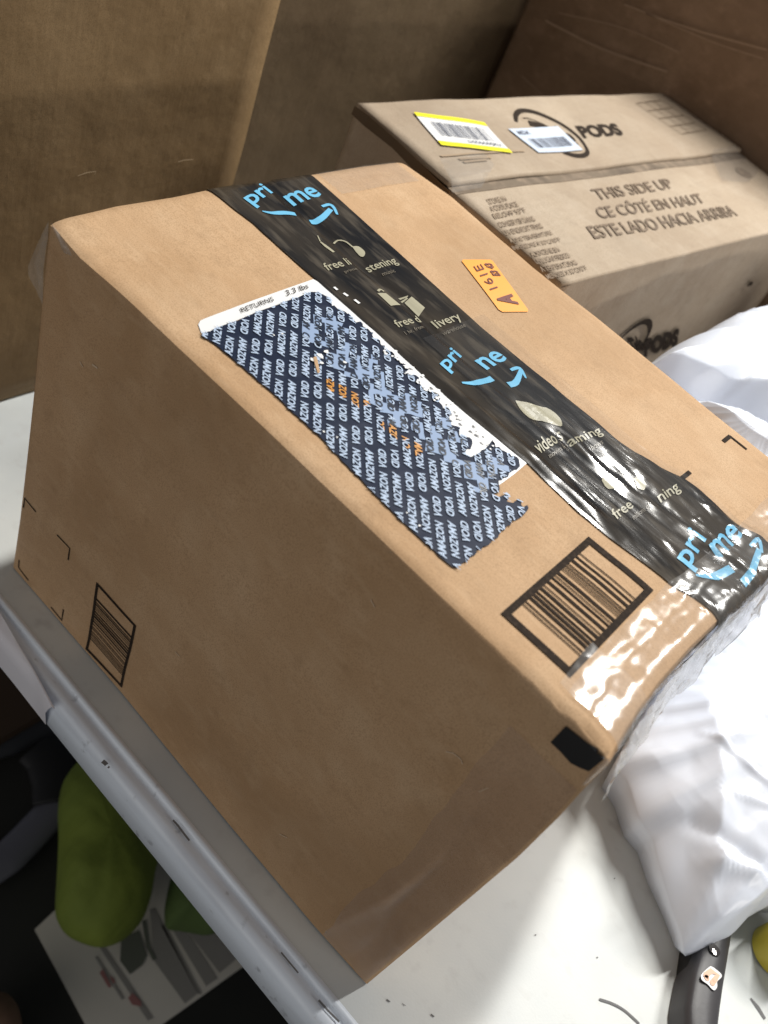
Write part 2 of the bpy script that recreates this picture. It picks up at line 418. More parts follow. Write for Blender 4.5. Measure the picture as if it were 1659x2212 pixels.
# ================================================================== main parcel
HE = H - .0030
tl_front = [up(q, 2, H - .001) for q in ((109.5, 477), (172.8, 551), (258.5, 627), (407, 766), (600, 948), (800, 1139), (919, 1254), (1090, 1416), (1219.5, 1535), (1288, 1599))]
tl_front[0].z = H
cornB = up((1317, 1632), 2, HE)
tl_front.append(cornB)
right = [cornB] + [up(q, 2, HE) for q in ((1345, 1585), (1377, 1533), (1424, 1470), (1491, 1396), (1560, 1330), (1615, 1280), (1659, 1235), (1700, 1190))]
cornD = Vector((.463, WD + .002, H - .004)); right.append(cornD)
back = [up(q, 2, H) for q in ((109.5, 477), (148, 464.7), (250, 440), (372.7, 421.7), (470, 402), (560, 390), (677.7, 372.8), (780, 356), (868, 346))]
far = [back[-1]] + [up(q, 2, H) for q in ((978, 423), (1152, 574), (1287.6, 681.3), (1431, 798), (1545, 893), (1659, 984))] + [cornD]
for P in far: P.z = H
NU, NV = 150, 110
G = coons(polyc(tl_front, NU), polyc(far, NU), polyc(back, NV), polyc(right, NV))
edge_x = sorted([(p.y, p.x) for p in right]); front_y = sorted([(p.x, p.y) for p in tl_front]); far_y = sorted([(p.x, p.y) for p in far]); back_x = sorted([(p.y, p.x) for p in back])
def c31(x, y): return (813.2 + x / 1.961, 677.7 + y / 1.961)
TL_ = [up(q, 2, H) for q in ((455.7, 415), (544, 483.5), (683.6, 606), (813, 721), (975, 868), (1139.6, 1004), (1246.7, 1106), (1323, 1168), (1445.6, 1259), (1542, 1322))]
TR_ = [up(q, 2, H) for q in ((666.5, 374.3), (813, 505.5), (1037.6, 708.3), (1211, 851), (1290, 915), (1369, 978.6), (1425, 1012), (1476, 1034.6), (1530, 1078), (1588, 1126.4), (1640, 1163), (1700, 1215))]
yl_t = sorted((p.x, p.y) for p in TL_); yr_t = sorted((p.x, p.y) for p in TR_)
def yl(x): return interp(yl_t, x) + .0006 * nz(x * 60, 1)
def yr(x): return interp(yr_t, x) + (.0010 * nz(x * 70, 5) + .0038 * nz(x * 32, 8)) * sstep(.22, .38, x)
def seam(x): return .5 * (yl(x) + yr(x)) + .003
def topz(x, y):
    ex = interp(edge_x, y); d = max(0, ex - x)
    z = H + .0007 * fbm(x * 9, y * 9, 2)
    z -= .0030 * (1 - min(1, d / .012)) ** 2.0
    z += .0007 * gs(d - .020, .005) - .0006 * gs(d - .032, .006)
    z -= .0018 * gs(y - seam(x), .007)
    z += .0005 * gs(x - .395 - .3 * (y - .1), .012) * sstep(.02, .1, y)
    df = max(0, y - interp(front_y, x)); z -= .0016 * (1 - min(1, df / .005)) ** 2
    dr = max(0, interp(far_y, x) - y); z -= .0014 * (1 - min(1, dr / .005)) ** 2
    db = max(0, x - interp(back_x, y)); z -= .0020 * (1 - min(1, db / .007)) ** 2
    z += .0014 * nz(x * 110, y * 110, 4) * (1 - min(1, df / .006)) * sstep(.36, .42, x)
    return z
for r in G:
    for P in r: P.z = topz(P.x, P.y)
parcel = thing('shipping_parcel', 'big tan cardboard parcel with black printed tape and a torn navy return label on top', 'box', (.23, .178, 0))
jm = min(range(NV + 1), key=lambda j: abs(G[j][NU // 2].y - seam(G[j][NU // 2].x)))
link('front_flap', grid(G[:jm + 1]), M['kraft'], parcel, True)
link('rear_flap', grid(G[jm:]), M['kraft'], parcel, True)
# walls
bot = [up(q, 2, .0015) for q in ((28.8, 1226), (259.8, 1493), (490, 1775), (677.7, 1998.8), (792, 2126))]
ledge = [G[0][0].copy()] + [up(q, 1, .0) for q in ((95, 620), (88, 700), (76, 830), (60, 980), (44, 1120))] + [bot[0]]
redge = [G[0][-1].copy(), up((1318, 1648), 1, .002)] + [up(q, 1, .0) for q in ((1262, 1703), (1210, 1762), (1118, 1852), (1016.5, 1938), (900, 2036))] + [bot[-1]]
NZ = 90
front = coons([p.copy() for p in G[0]], polyc(bot, NU), polyc(ledge, NZ), polyc(redge, NZ))
def front_off(x, z):
    dx, dz = max(0, L - x), z
    o = .0022 * fbm(x * 5, z * 5, 11) + .0005 * nz(x * 30, z * 30, 3)
    # creases near the lower right corner, where the tape wraps round
    q = (L - x) * .62 + 0.0
    o += .0042 * gs(x - (.425 + .05 * (z - .1) / .1 * .3) - .004 * nz(z * 12, 2), .007) * sstep(.0, .03, z) * (1 - sstep(.17, .25, z))
    o -= .0036 * gs(x - .441 - .008 * nz(z * 9, 5), .006) * (1 - sstep(.22, .30, z))
    o += .0018 * gs((x - .40) - (z - .22) * .35, .006) * sstep(.12, .2, z) * (1 - sstep(.30, .34, z))
    k = min(1, z / .015) * min(1, max(0, H - .004 - z) / .02) * min(1, x / .012) * min(1, max(0, L + .012 - x) / .014)
    return -o * max(0, k)
for r in front[1:-1]:
    for P in r[1:-1]: P.y += front_off(P.x, P.z)
bm = grid(front)
def wall(topl, n=30, inset=None):
    rows = []
    for j in range(n + 1):
        t = j / n
        rows.append([Vector((p.x, p.y, lerp(p.z, .0015, t))) for p in topl])
    return rows
rt = [G[j][-1] for j in range(NV + 1)]; rb = []
er = []
for j in range(0, NZ + 1):
    e = front[j][-1]; t = j / NZ
    er.append([Vector((p.x + (e.x - front[0][-1].x) * max(0, 1 - i / NV * 1.0), p.y if i else e.y, lerp(p.z, .0015, t) if i else e.z)) for i, p in enumerate(rt)])
def addgrid(bm, rows):
    vv = [[bm.verts.new(p) for p in r] for r in rows]
    for a_, b_ in zip(vv, vv[1:]):
        for i in range(len(a_) - 1): bm.faces.new((a_[i], a_[i+1], b_[i+1], b_[i]))
addgrid(bm, er)
el = []
for j in range(NZ + 1):
    e = front[j][0]
    el.append([Vector((p.x + (e.x - front[0][0].x) * (1 - i / NV), p.y if i else e.y, lerp(p.z, .0015, j / NZ) if i else e.z)) for i, p in enumerate([G[j2][0] for j2 in range(NV + 1)])])
addgrid(bm, el)
addgrid(bm, wall(G[-1], NZ))
bmesh.ops.remove_doubles(bm, verts=bm.verts, dist=.00005); recalc(bm)
body = link('parcel_body', bm, M['kraft'], parcel, True)
m_ = body.data
# --- surfaces for printing
topS = Surf(lambda q: up(q, 2, H), lambda P, e: Vector((P.x, P.y, topz(P.x, P.y) + e)), (0, 1), .005)
from mathutils.bvhtree import BVHTree
_b = bmesh.new(); _b.from_mesh(body.data); bvh = BVHTree.FromBMesh(_b); _b.free()
def flift(P, e):
    h = bvh.ray_cast(Vector((P.x, -.2, P.z)), Vector((0, 1, 0)))
    y = h[0].y if h[0] is not None and h[0].y < .05 else 0.0
    return Vector((P.x, y - e, P.z))
frontS = Surf(lambda q: up(q, 1, 0), flift, (0, 2), .006, Vector((0, -1, 0)))

# printed barcodes
def barcode(surf, c, name, frame, nb, rngs, seed, fl, parent):
    """c: four corners (image), frame fractions; bars run along side 0->1, spread along 0->3"""
    rnd = random.Random(seed); a = Art(surf, .0006); W4 = [surf.proj(q) for q in c]
    def at(u, v): return (W4[0] * (1-u) + W4[1] * u) * (1-v) + (W4[3] * (1-u) + W4[2] * u) * v
    fu, fv = frame
    for (u0, v0, u1, v1) in ((0, 0, 1, fv), (0, 1 - fv, 1, 1), (0, fv, fu, 1 - fv), (1 - fu, fv, 1, 1 - fv)):
        a.polyw([at(u0, v0), at(u1, v0), at(u1, v1), at(u0, v1)])
    v = rngs[0]; unit = (rngs[1] - rngs[0]) / nb; k = 0
    while v < rngs[1]:
        w = unit * rnd.choice((.55, .6, .7, 1.0, 1.5)); g = unit * rnd.choice((1.1, 1.4, 1.8, 2.2))
        a.polyw([at(fu, v), at(1 - fu, v), at(1 - fu, min(v + w, rngs[1])), at(fu, min(v + w, rngs[1]))]); v += w + g
    return a.build(name, M['ink'], parent)
def cc(x, y): return (1050.4 + x / 4.08, 1118.2 + y / 4.08)
barcode(topS, [cc(122, 852), cc(738, 1415), cc(1475, 640), cc(900, 168)], 'printed_barcode', (.085, .05), 46, (.165, .83), 3, 1, parcel)
def c5(x, y): return (x / 3.06, 1016.5 + y / 3.06)
barcode(frontS, [c5(640, 735), c5(897, 1028), c5(797, 1442), c5(557, 1182)], 'printed_barcode', (.055, .032), 40, (.20, .82), 5, 1, parcel)
a = Art(frontS, .0005)
for s_ in ([(163, 242), (171, 178), (248, 268)], [(388, 420), (466, 512), (452, 590)], [(130, 590), (124, 640), (186, 727)], [(332, 905), (402, 992), (412, 922)]):
    A_ = Art(frontS, .0005); A_.stroke([c5(*q) for q in s_], .0016); A_.build('printed_corner_mark', M['ink'], parcel)
def cg(x, y): return (1387.9 + x / 4.663, 881 + y / 4.663)
a = Art(topS, .0006)
a.stroke([cg(810, 345), cg(878, 290)], .0034); a.stroke([cg(872, 288), cg(1045, 425)], .0019); a.build('printed_corner_mark', M['ink'], parcel); a = Art(topS, .0006); a.stroke([cg(340, 755), cg(475, 650)], .0034)
a.build('printed_corner_mark', M['ink'], parcel)

MF = mat('pale_paper_fibre', (.62, .48, .33), .8)
for p_, w_ in (([(1428, 2390), (1450, 2395), (1475, 2415), (1480, 2430)], .0007), ([(560, 2075), (575, 2090)], .0008), ([(300, 1160), (316, 1172)], .0014), ([(262, 1150), (272, 1168)], .0010), ([(900, 2650), (925, 2662)], .0007), ([(1190, 1905), (1202, 1930)], .0008), ([(1530, 2520), (1560, 2508)], .0006)):
    A_ = Art(frontS, .0005); A_.stroke([(x / 1.4756, y / 1.4756) for x, y in p_], w_); A_.build('paper_fibre', MF, parcel)
# black square of tape on the front face
def cn(x, y): return (1152 + x / 4.896, 1355.4 + y / 4.896)
a = Art(frontS, .0011)
a.poly([cn(*q) for q in ((345, 1040), (480, 1150), (665, 1300), (742, 1352), (748, 1395), (590, 1520), (500, 1480), (400, 1425), (300, 1310), (190, 1205))])
tag(a.build('black_tape_square', M['blackside'], parcel), 'short black tape square on the shaded face near the corner')

# --- black printed tape along the top seam
def wr_(x, y):
    t = (y - yl(x)) / max(.02, yr(x) - yl(x)); k = sstep(.12, .38, x)
    w = .0005 * k * nz(x * 12, y * 45, 1) + .0005 * k * nz(x * 28, y * 110 + x * 30, 5)
    w += .0026 * k * gs(t - .56 + .12 * nz(x * 9, 3), .055)                 # long fold standing up beside the seam
    w += .0016 * gs(t - .10, .06) * sstep(.2, .25, x) * (1 - sstep(.36, .40, x))    # lifted edge beside the label
    w += .0020 * sstep(.33, .42, x) * max(0, fbm(x * 40, y * 60, 9)) * gs(t - .8, .25)
    w += .0022 * sstep(.41, .44, x) * abs(nz(x * 40, y * 90, 12))
    return max(0, w) + .00018 * abs(nz(x * 60, y * 60))
def tapez(x, y): return topz(x, y) + .0009 + wr_(x, y) * min(1, max(0, (y - yl(x)) / .004)) * min(1, max(0, (yr(x) - y) / .004))
rows = []; NT, NC = 330, 80
for i in range(NT + 1):
    r = []
    for j in range(NC + 1):
        v = j / NC
        y = .15 + .1 * v
        for _ in range(3):
            ex = interp(edge_x, y); bx = interp(back_x, y); x = bx + .0006 + (ex - bx - .0002) * i / NT
            y = lerp(yl(x), yr(x), v)
        r.append(Vector((x, y, tapez(x, y))))
    rows.append(r)
last = rows[-1]
for k in range(1, 16):                                   # over the near edge and down the end
    s_ = k * .005
    rows.append([Vector((p.x + .0022 + .0045 * math.sin(min(1.5, s_ * 60)) * .4 + .0016 * nz(p.y * 70, s_ * 40, 3), p.y + .002 * nz(s_ * 30, 7), p.z - s_ + .0004)) for p in last])
first = rows[0]
for k in range(1, 8): rows.insert(0, [Vector((p.x - .0016, p.y, p.z - k * .006)) for p in first])
bm = grid(rows)
tape = link('printed_tape', bm, M['tape'], parcel, True)
tapeS = Surf(lambda q: up(q, 2, H + .001), lambda P, e: Vector((P.x, P.y, tapez(P.x, P.y) + e)), (0, 1), .0028)
def t2(x, y): return (406.6 + x / 4.08, 338.8 + y / 4.08)
def t3(x, y): return (677.7 + x / 4.08, 474.4 + y / 4.08)
ab = Art(tapeS, .0005)
def tx(A, f, s_, tl, tr, bl, b=.02, **k): A.text(s_, f(*tl), f(*tr), f(*bl), b, **k)
NB = lambda A_, nm, m_x: (A_.build(nm, m_x, tape), Art(tapeS, .0005))[1]
tx(ab, t2, 'pri', (450, 345), (640, 228), (605, 462)); tx(ab, t2, 'me', (835, 338), (1085, 262), (935, 425))
def smile(f, p, w): ab.stroke([f(*q) for q in bez(p, 5)], w)
def wprof(n, a_, b_, c_): return [lerp(a_, b_, 2*i/(n-1)) if i < n/2 else lerp(b_, c_, 2*i/(n-1)-1) for i in range(n)]
def arc(f, p, a_, b_, c_):
    q = bez(p, 5); ab.stroke([f(*s_) for s_ in q], wprof(len(q), a_, b_, c_))
arc(t2, [(650, 485), (740, 502), (850, 500), (945, 508)], .001, .0045, .0045)
arc(t2, [(1080, 560), (1130, 560), (1190, 530), (1255, 465)], .0055, .0055, .004)
arc(t2, [(1178, 442), (1240, 425), (1280, 450), (1312, 512)], .0025, .0035, .002)
ab = NB(ab, 'blue_lettering', M['blue'])
tx(ab, t3, 'pri', (1080, 1250), (1215, 1110), (1215, 1365)); tx(ab, t3, 'ne', (1415, 1240), (1600, 1150), (1530, 1325))
arc(t3, [(1305, 1440), (1400, 1445), (1480, 1430), (1575, 1395)], .0015, .005, .005)
arc(c31, [(560, 302), (590, 292), (612, 240)], .0055, .005, .003); arc(c31, [(568, 240), (605, 232), (632, 275)], .0025, .0035, .0015)
ab = NB(ab, 'blue_lettering', M['blue'])
tx(ab, c31, 'pri', (1250, 1020), (1320, 905), (1352, 1098)); tx(ab, c31, 'me', (1400, 985), (1500, 883), (1455, 1045))
arc(c31, [(1352, 1108), (1430, 1118), (1505, 1080)], .002, .006, .006)
arc(c31, [(1555, 1140), (1590, 1090), (1618, 1000)], .006, .0055, .004); arc(c31, [(1578, 990), (1612, 962), (1630, 1015)], .0025, .0035, .002)
ab.build('blue_lettering', M['blue'], tape)
ac = Art(tapeS, .0005)
ac.stroke([t3(*q) for q in bez([(182, 195), (215, 172), (280, 190), (345, 240)], 5)], .0014)
ac.poly([t3(*q) for q in bez([(338, 235), (395, 238), (450, 285), (442, 322), (412, 318), (370, 275)], 4)])
ac.stroke([t3(*q) for q in ((35, 140), (58, 192))], .001); ac.stroke([t3(*q) for q in ((60, 195), (110, 235), (178, 285))], [.0015, .0030, .0026])
ac = NB(ac, 'headphones_icon', M['cream'])
tx(ac, t3, 'free li', (70, 388), (285, 330), (125, 450), .01); tx(ac, t3, 'stening', (440, 400), (690, 335), (515, 470), .01)
ac = NB(ac, 'cream_lettering', M['cream'])
ac.poly([t3(*q) for q in ((560, 650), (640, 645), (770, 745), (680, 762))]); ac.stroke([t3(*q) for q in bez([(565, 632), (590, 612), (622, 628)], 4)], .0018)
ac.poly([t3(*q) for q in ((805, 722), (862, 682), (978, 780), (930, 842))]); ac.poly([t3(*q) for q in ((750, 682), (832, 672), (826, 684), (768, 694))]); ac.stroke([t3(*q) for q in ((778, 716), (826, 690))], .0014)
ac = NB(ac, 'box_icon', M['cream'])
tx(ac, t3, 'free d', (690, 895), (905, 832), (745, 955), .01); tx(ac, t3, 'livery', (1030, 895), (1245, 822), (1115, 975), .01)
ac = NB(ac, 'cream_lettering', M['cream'])
ac.poly([c31(*q) for q in bez([(590, 365), (612, 408), (650, 442), (700, 452), (775, 482), (782, 455), (750, 418), (705, 398), (680, 432), (640, 400)], 3)])
ac = NB(ac, 'screen_icon', M['cream'])
tx(ac, c31, 'video s', (655, 548), (762, 482), (690, 598), .01); tx(ac, c31, 'aming', (800, 530), (935, 478), (832, 572), .01)
ac = NB(ac, 'cream_lettering', M['cream'])
ac.poly([c31(*q) for q in bez([(955, 705), (965, 685), (1000, 690), (1018, 712), (1012, 735), (985, 742), (968, 730)], 3)])
ac.poly([c31(*q) for q in bez([(1088, 700), (1110, 695), (1138, 720), (1132, 748), (1105, 738)], 3)])
ac = NB(ac, 'game_icon', M['cream'])
tx(ac, c31, 'free', (988, 835), (1062, 782), (1018, 872), .01); tx(ac, c31, 'ning', (1180, 765), (1262, 712), (1215, 812), .01)
for q in ((180, 597, 205, 620), (262, 650, 298, 675), (358, 706, 400, 742), (1180, 1290, 1200, 1305)):
    pass
ac.build('cream_lettering', M['cream'], tape)
ad = Art(tapeS, .0005)
tx(ad, t3, 'prime', (260, 452), (372, 418), (285, 478), .01); tx(ad, t3, 'music', (592, 468), (700, 438), (615, 495), .01)
tx(ad, t3, '1 hr. from', (790, 990), (955, 922), (815, 1018), .01); tx(ad, t3, 'warehouse', (1130, 985), (1320, 915), (1150, 1020), .01)
tx(ad, c31, 'movies & s', (722, 597), (805, 540), (735, 615), .01); tx(ad, c31, 'hows', (905, 558), (950, 532), (915, 580), .01)
tx(ad, c31, 'millions of', (1080, 855), (1150, 800), (1092, 873), .01)
ad.build('small_lettering', M['cream_dim'], tape)
a = Art(tapeS, .0006)
for q0, q1, w in (((178, 597), (208, 622), .0022), ((262, 650), (300, 676), .0024), ((358, 708), (402, 742), .0024)):
    a.stroke([t3(*q0), t3(*q1)], w)
a.build('white_fleck', M['label'], tape)

# --- clear tape strips
def clear_strip(y0, y1, d0, d1, seed, over=.03, name='clear_tape', amp=.0006):
    rows = []
    for i in range(121):
        y = lerp(y0, y1, i / 120); ex = interp(edge_x, y); r = []
        dd = d1 + .002 * nz(y * 40, seed)
        for j in range(26):
            x = ex - lerp(dd, 0, j / 25)
            z = topz(x, y) + .0014 + amp * abs(nz(x * 50, y * 50, seed)) + amp * .7 * abs(nz(x * 20, y * 110, seed + 3))
            if seam_cover(x, y): z += .0010 + wr_(x, y)
            r.append(Vector((x, y, z)))
        e = r[-1]
        for k in range(1, 9):
            s_ = over * k / 8
            r.append(Vector((e.x + .0025 + .0035 * abs(nz(y * 60, s_ * 60, seed)) + (.002 if seam_cover(e.x, y) else 0), y, e.z - s_ - .0003)))
        rows.append(r)
    return link(name, grid(rows), M['clear'], parcel, True)
def seam_cover(x, y): return yl(x) - .002 < y < yr(x) + .002
fy = interp(front_y, .455)
clear_strip(.012, .345, 0, .034, 4)
clear_strip(.012, .052, 0, .040, 21, .02, amp=.0009)
# long overlay on the black tape
rows = []
for i in range(161):
    x = lerp(.19, .452, i / 160); r = []
    for j in range(31):
        y = lerp(yl(x) + .030, yr(x) + .014 - .010 * sstep(.3, .4, x), j / 30)
        r.append(Vector((x, y, max(topz(x, y), tapez(x, y)) + .0009 + .0004 * abs(nz(x * 30, y * 150, 8)))))
    rows.append(r)
link('clear_tape', grid(rows), M['clear_long'], parcel, True)
# tape wrapped down the near vertical edge of the front face
rows = []
for i in range(61):
    z = lerp(.005, .325, i / 60); r = []
    e = interp(sorted((front[j][-1].z, front[j][-1].x) for j in range(NZ + 1)), z)
    for j in range(16):
        x = e - .002 - (.046 + .010 * nz(z * 9, 4) + .003 * nz(z * 40, 4)) * (1 - j / 15)
        r.append(flift(Vector((x, 0, z)), .0010 + .0006 * abs(nz(x * 60, z * 30, 6))))
    rows.append(r)
link('clear_tape', grid(rows), clear_mat('dull_clear_tape', .05, .5, [((20, 20, 12), 2, .25, .003)], (.965, .945, .93)), parcel, True)
# loose film at the back left corner
cA = G[0][0]
P = [cA + Vector(v) for v in ((.012, -.0012, .0006), (-.0015, -.001, .0004), (-.002, .0, -.004))]
pts = [up(q, 1, -.004) for q in ((164, 516), (176, 540), (213, 578), (240, 610), (222, 602), (192, 585))]
def film(q, nm, yoff, m, z3=None):
    bm = bmesh.new(); W_ = [up(p, 1, yoff) for p in q]
    c = sum(W_, Vector()) / len(W_); vc = bm.verts.new(c + Vector((0, -.003, 0)))
    vv = [bm.verts.new(w) for w in W_]
    for i in range(len(vv)): bm.faces.new((vc, vv[i], vv[(i+1) % len(vv)]))
    bmesh.ops.subdivide_edges(bm, edges=bm.edges[:], cuts=3, use_grid_fill=True)
    for v in bm.verts: v.co.y -= .0012 * abs(nz(v.co.x * 90, v.co.z * 90))
    return link(nm, bm, m, parcel, True)
def ca(x, y): return ((50 + x / 3.318) / 1.4756, (550 + y / 3.318) / 1.4756)
film([ca(*q) for q in ((375, 520), (420, 640), (520, 850), (685, 965), (620, 830), (480, 660))], 'loose_tape_film', -.003, M['cling'])
film([ca(*q) for q in ((350, 515), (320, 570), (200, 830), (130, 990), (140, 1080), (230, 1270), (285, 1400), (300, 1000), (340, 700))], 'loose_tape_film', .001, M['cling'])
# milky film skirt hanging loose below the near edge
rows = []
for i in range(141):
    y = lerp(.004, .33, i / 140); ex = interp(edge_x, y)
    dr = .030 + .022 * nz(y * 22, 4) + .010 * nz(y * 60, 9)
    rows.append([Vector((ex + .004 + (.010 + .005 * nz(y * 35, 2)) * (k / 10) ** .8 + .003 * abs(nz(y * 80, k * .4)), y, H - .004 - dr * k / 10)) for k in range(11)])
link('loose_tape_film', grid(rows), clear_mat('milky_loose_film', .38, .18, [((50, 50, 30), 3, .8, .005)]), parcel, True)
rows = []
for i in range(61):
    y = lerp(.245, .345, i / 60); bx_ = interp(back_x, y)
    rows.append([Vector((bx_ + .001 + .032 * k / 16, y, topz(bx_ + .001 + .032 * k / 16, y) + .0010 + .0006 * abs(nz(y * 60, k * .4)))) for k in range(17)])
link('clear_tape', grid(rows), M['clear_glint'], parcel, True)
# torn film flap hanging at the near corner
film([cn(*q) for q in ((1000, 1020), (1080, 1090), (1115, 1180), (1085, 1235), (1010, 1200), (940, 1260), (850, 1350), (850, 1200))], 'loose_tape_film', .03, M['cling'])
film([cn(*q) for q in ((830, 1370), (780, 1460), (560, 1659), (520, 1659), (600, 1540), (750, 1400))], 'loose_tape_film', -.004, M['cling'])

# --- return label
def w4(x, y): return (406.6 + x / 2.129, 576 + y / 2.129)
lab = Art(topS, .0005)
outl = [(45, 270), (55, 252), (75, 243), (300, 158), (575, 58), (600, 72), (700, 155), (870, 300), (1100, 500), (1400, 762), (1557, 905), (1500, 955), (1428, 1008), (1418, 1022), (1400, 1040), (1300, 1000), (1250, 850), (1000, 480), (700, 230), (560, 125), (350, 200), (100, 300), (60, 310)]
lab.poly([w4(*q) for q in outl])
label = lab.build('return_label', M['label'], parcel)
film_poly = [(62, 312), (100, 302), (350, 203), (565, 120), (600, 122), (650, 150), (660, 185), (700, 205), (735, 220), (770, 262), (800, 268), (835, 305), (850, 335), (880, 345),
             (900, 385), (945, 400), (960, 430), (1000, 455), (1020, 500), (1060, 515), (1075, 560), (1120, 580), (1150, 600), (1165, 640), (1195, 655), (1200, 690), (1215, 735), (1250, 745), (1248, 785), (1290, 790), (1300, 830),
             (1270, 860), (1300, 880), (1345, 850), (1370, 835), (1395, 800), (1410, 835), (1440, 850), (1475, 865), (1520, 905), (1515, 930), (1480, 950), (1440, 985), (1425, 1010), (1428, 1032), (1400, 1062),
             (1440, 1060), (1470, 1050), (1462, 1085), (1490, 1092), (1518, 1072), (1528, 1100), (1562, 1112), (1545, 1140), (1500, 1170), (1400, 1260), (1255, 1375), (1220, 1388), (1195, 1372), (1150, 1335), (900, 1095), (600, 785), (300, 510), (120, 360), (60, 325)]
rnd = random.Random(4)
fp = []
for i, (x, y) in enumerate(film_poly):
    x1, y1 = film_poly[(i + 1) % len(film_poly)]; fp.append((x, y))
    d = math.hypot(x1 - x, y1 - y)
    jag = 9 if 4 < i < 58 else 3
    if d > 14:
        n_ = int(d / (11 if jag > 5 else 30))
        for k in range(1, n_): fp.append((lerp(x, x1, k / n_) + rnd.uniform(-jag, jag), lerp(y, y1, k / n_) + rnd.uniform(-jag, jag)))
fpw = [topS.proj(w4(*q)) for q in fp]
def inside(P, poly):
    c = False; n = len(poly); j = n - 1
    for i in range(n):
        a_, b_ = poly[i], poly[j]
        if (a_.y > P.y) != (b_.y > P.y) and P.x < (b_.x - a_.x) * (P.y - a_.y) / (b_.y - a_.y) + a_.x: c = not c
        j = i
    return c
fa = Art(topS, .0009); fa.polyw(fpw)
film_o = fa.build('void_film', M['film'], label)
# residue patches and words
patch_c = [(640, 270, 60), (560, 300, 45), (600, 345, 50), (690, 300, 35), (700, 440, 60), (760, 480, 60), (820, 430, 45), (850, 500, 50), (900, 560, 40), (800, 540, 35), (870, 610, 50), (940, 650, 65), (1000, 620, 40), (960, 730, 40),
           (1050, 660, 40), (1090, 760, 60), (1140, 830, 55), (1180, 740, 40), (1230, 800, 35), (1200, 880, 30), (1290, 930, 50), (1330, 1000, 55), (1380, 940, 35), (1400, 900, 28), (740, 380, 30), (1440, 925, 26)]
pw = []
e45 = Vector((1, 1, 0)).normalized(); e135 = Vector((-1, 1, 0)).normalized()
pcs = []
for x, y, r in patch_c:
    c = topS.proj(w4(x, y)); pcs.append((c, (topS.proj(w4(x + r, y)) - c).length * .95))
CA, CB = .0080 / 2, .0052
cells = set()
for i in range(15, 130):
    for j in range(-60, 30):
        c = e45 * ((i + .5) * CA) + e135 * ((j + .5) * CB); c.z = H
        if not inside(c, fpw): continue
        if any((c - q).length < r_ for q, r_ in pcs) and nz(i * .63, j * .71, 5) > -.22: cells.add((i, j))
pa = Art(topS, .0012); vd = {}
def cv(i, j):
    if (i, j) not in vd:
        p_ = e45 * (i * CA) + e135 * (j * CB); p_.z = H
        vd[(i, j)] = pa.bm.verts.new(p_ + Vector((rnd.uniform(-.0007, .0007), rnd.uniform(-.0007, .0007), 0)))
    return vd[(i, j)]
for i, j in cells: pa.bm.faces.new((cv(i, j), cv(i + 1, j), cv(i + 1, j + 1), cv(i, j + 1)))
tag(pa.build('film_residue', M['voidpatch'], label), kind='stuff')
def in_patch(P): return (math.floor(P.dot(e45) / CA), math.floor(P.dot(e135) / CB)) in cells
va = Art(topS, .0015)
colp, per, wv, wa, gap, hh = .0080, .0507, .0152, .0275, .0040, .0050
ORB = [(up(w4(620, 500), 2, H), up(w4(650, 590), 2, H))]
band0, band1 = up(w4(640, 550), 2, H), up(w4(1050, 830), 2, H)
bdir = (band1 - band0); bl_ = bdir.length; bdir.normalize(); bnor = Vector((-bdir.y, bdir.x, 0))
for n_ in range(-18, 34):
    ctr = e45 * (.1351 + n_ * colp)
    s0 = -.0769 - .0148 * (n_ // 2) + .0022 * (n_ % 2)
    for k in range(-8, 9):
        flip = n_ % 2 != 0
        sv = s0 + k * per
        for word, sc_, ln in (('VOID', sv, wv), ('AMAZON', sv - (wv + wa) / 2 - gap, wa)):
            c = ctr + e135 * sc_; c.z = H
            if not (-.01 < c.y < .15 and .08 < c.x < .37): continue
            if not flip: U, V = e135 * ln, -e45 * hh * -1
            else: U, V = -e135 * ln, -e45 * hh
            if not flip: V = -e45 * -hh * -1      # up of the letters is to the left of the reading direction
            else: V = e45 * hh
            org = c - U * .5 - V * .5; org.z = H
            g, fs, asp = glyphs(word, .03, .3)
            vco = [org + U * x + V * y for x, y in g]
            for f in fs:
                fc = sum((vco[i] for i in f), Vector()) / len(f)
                if not inside(fc, fpw): continue
                mi = 0
                if in_patch(fc): mi = 1
                else:
                    d = (fc - band0); al = d.dot(bdir); ac_ = d.dot(bnor)
                    if -.004 < al < bl_ + .004 and abs(ac_ - .003 * math.sin(al * 70)) < .0048 and nz(al * 45, 3) > -.15: mi = 2
                vv = [va.bm.verts.new(vco[i]) for i in f]
                try: va.bm.faces.new(vv).material_index = mi
                except ValueError: pass
va.build('void_lettering', [M['void'], M['void_dk'], M['void_or']], label)
ra = Art(topS, .0013)
def r1(x, y): return (420.2 + x / 4.896, 643.8 + y / 4.896)
ra.text('RETURNS', r1(475, 128), r1(815, 2), r1(497, 175), .0)
ra.text('3.3 lbs', t2(0, 0) if False else (406.6 + 567/2.72, 338.8 + 795/2.72), (406.6 + 695/2.72, 338.8 + 748/2.72), (406.6 + 577/2.72, 338.8 + 826/2.72), .0)
ra.build('black_lettering', M['ink'], label)
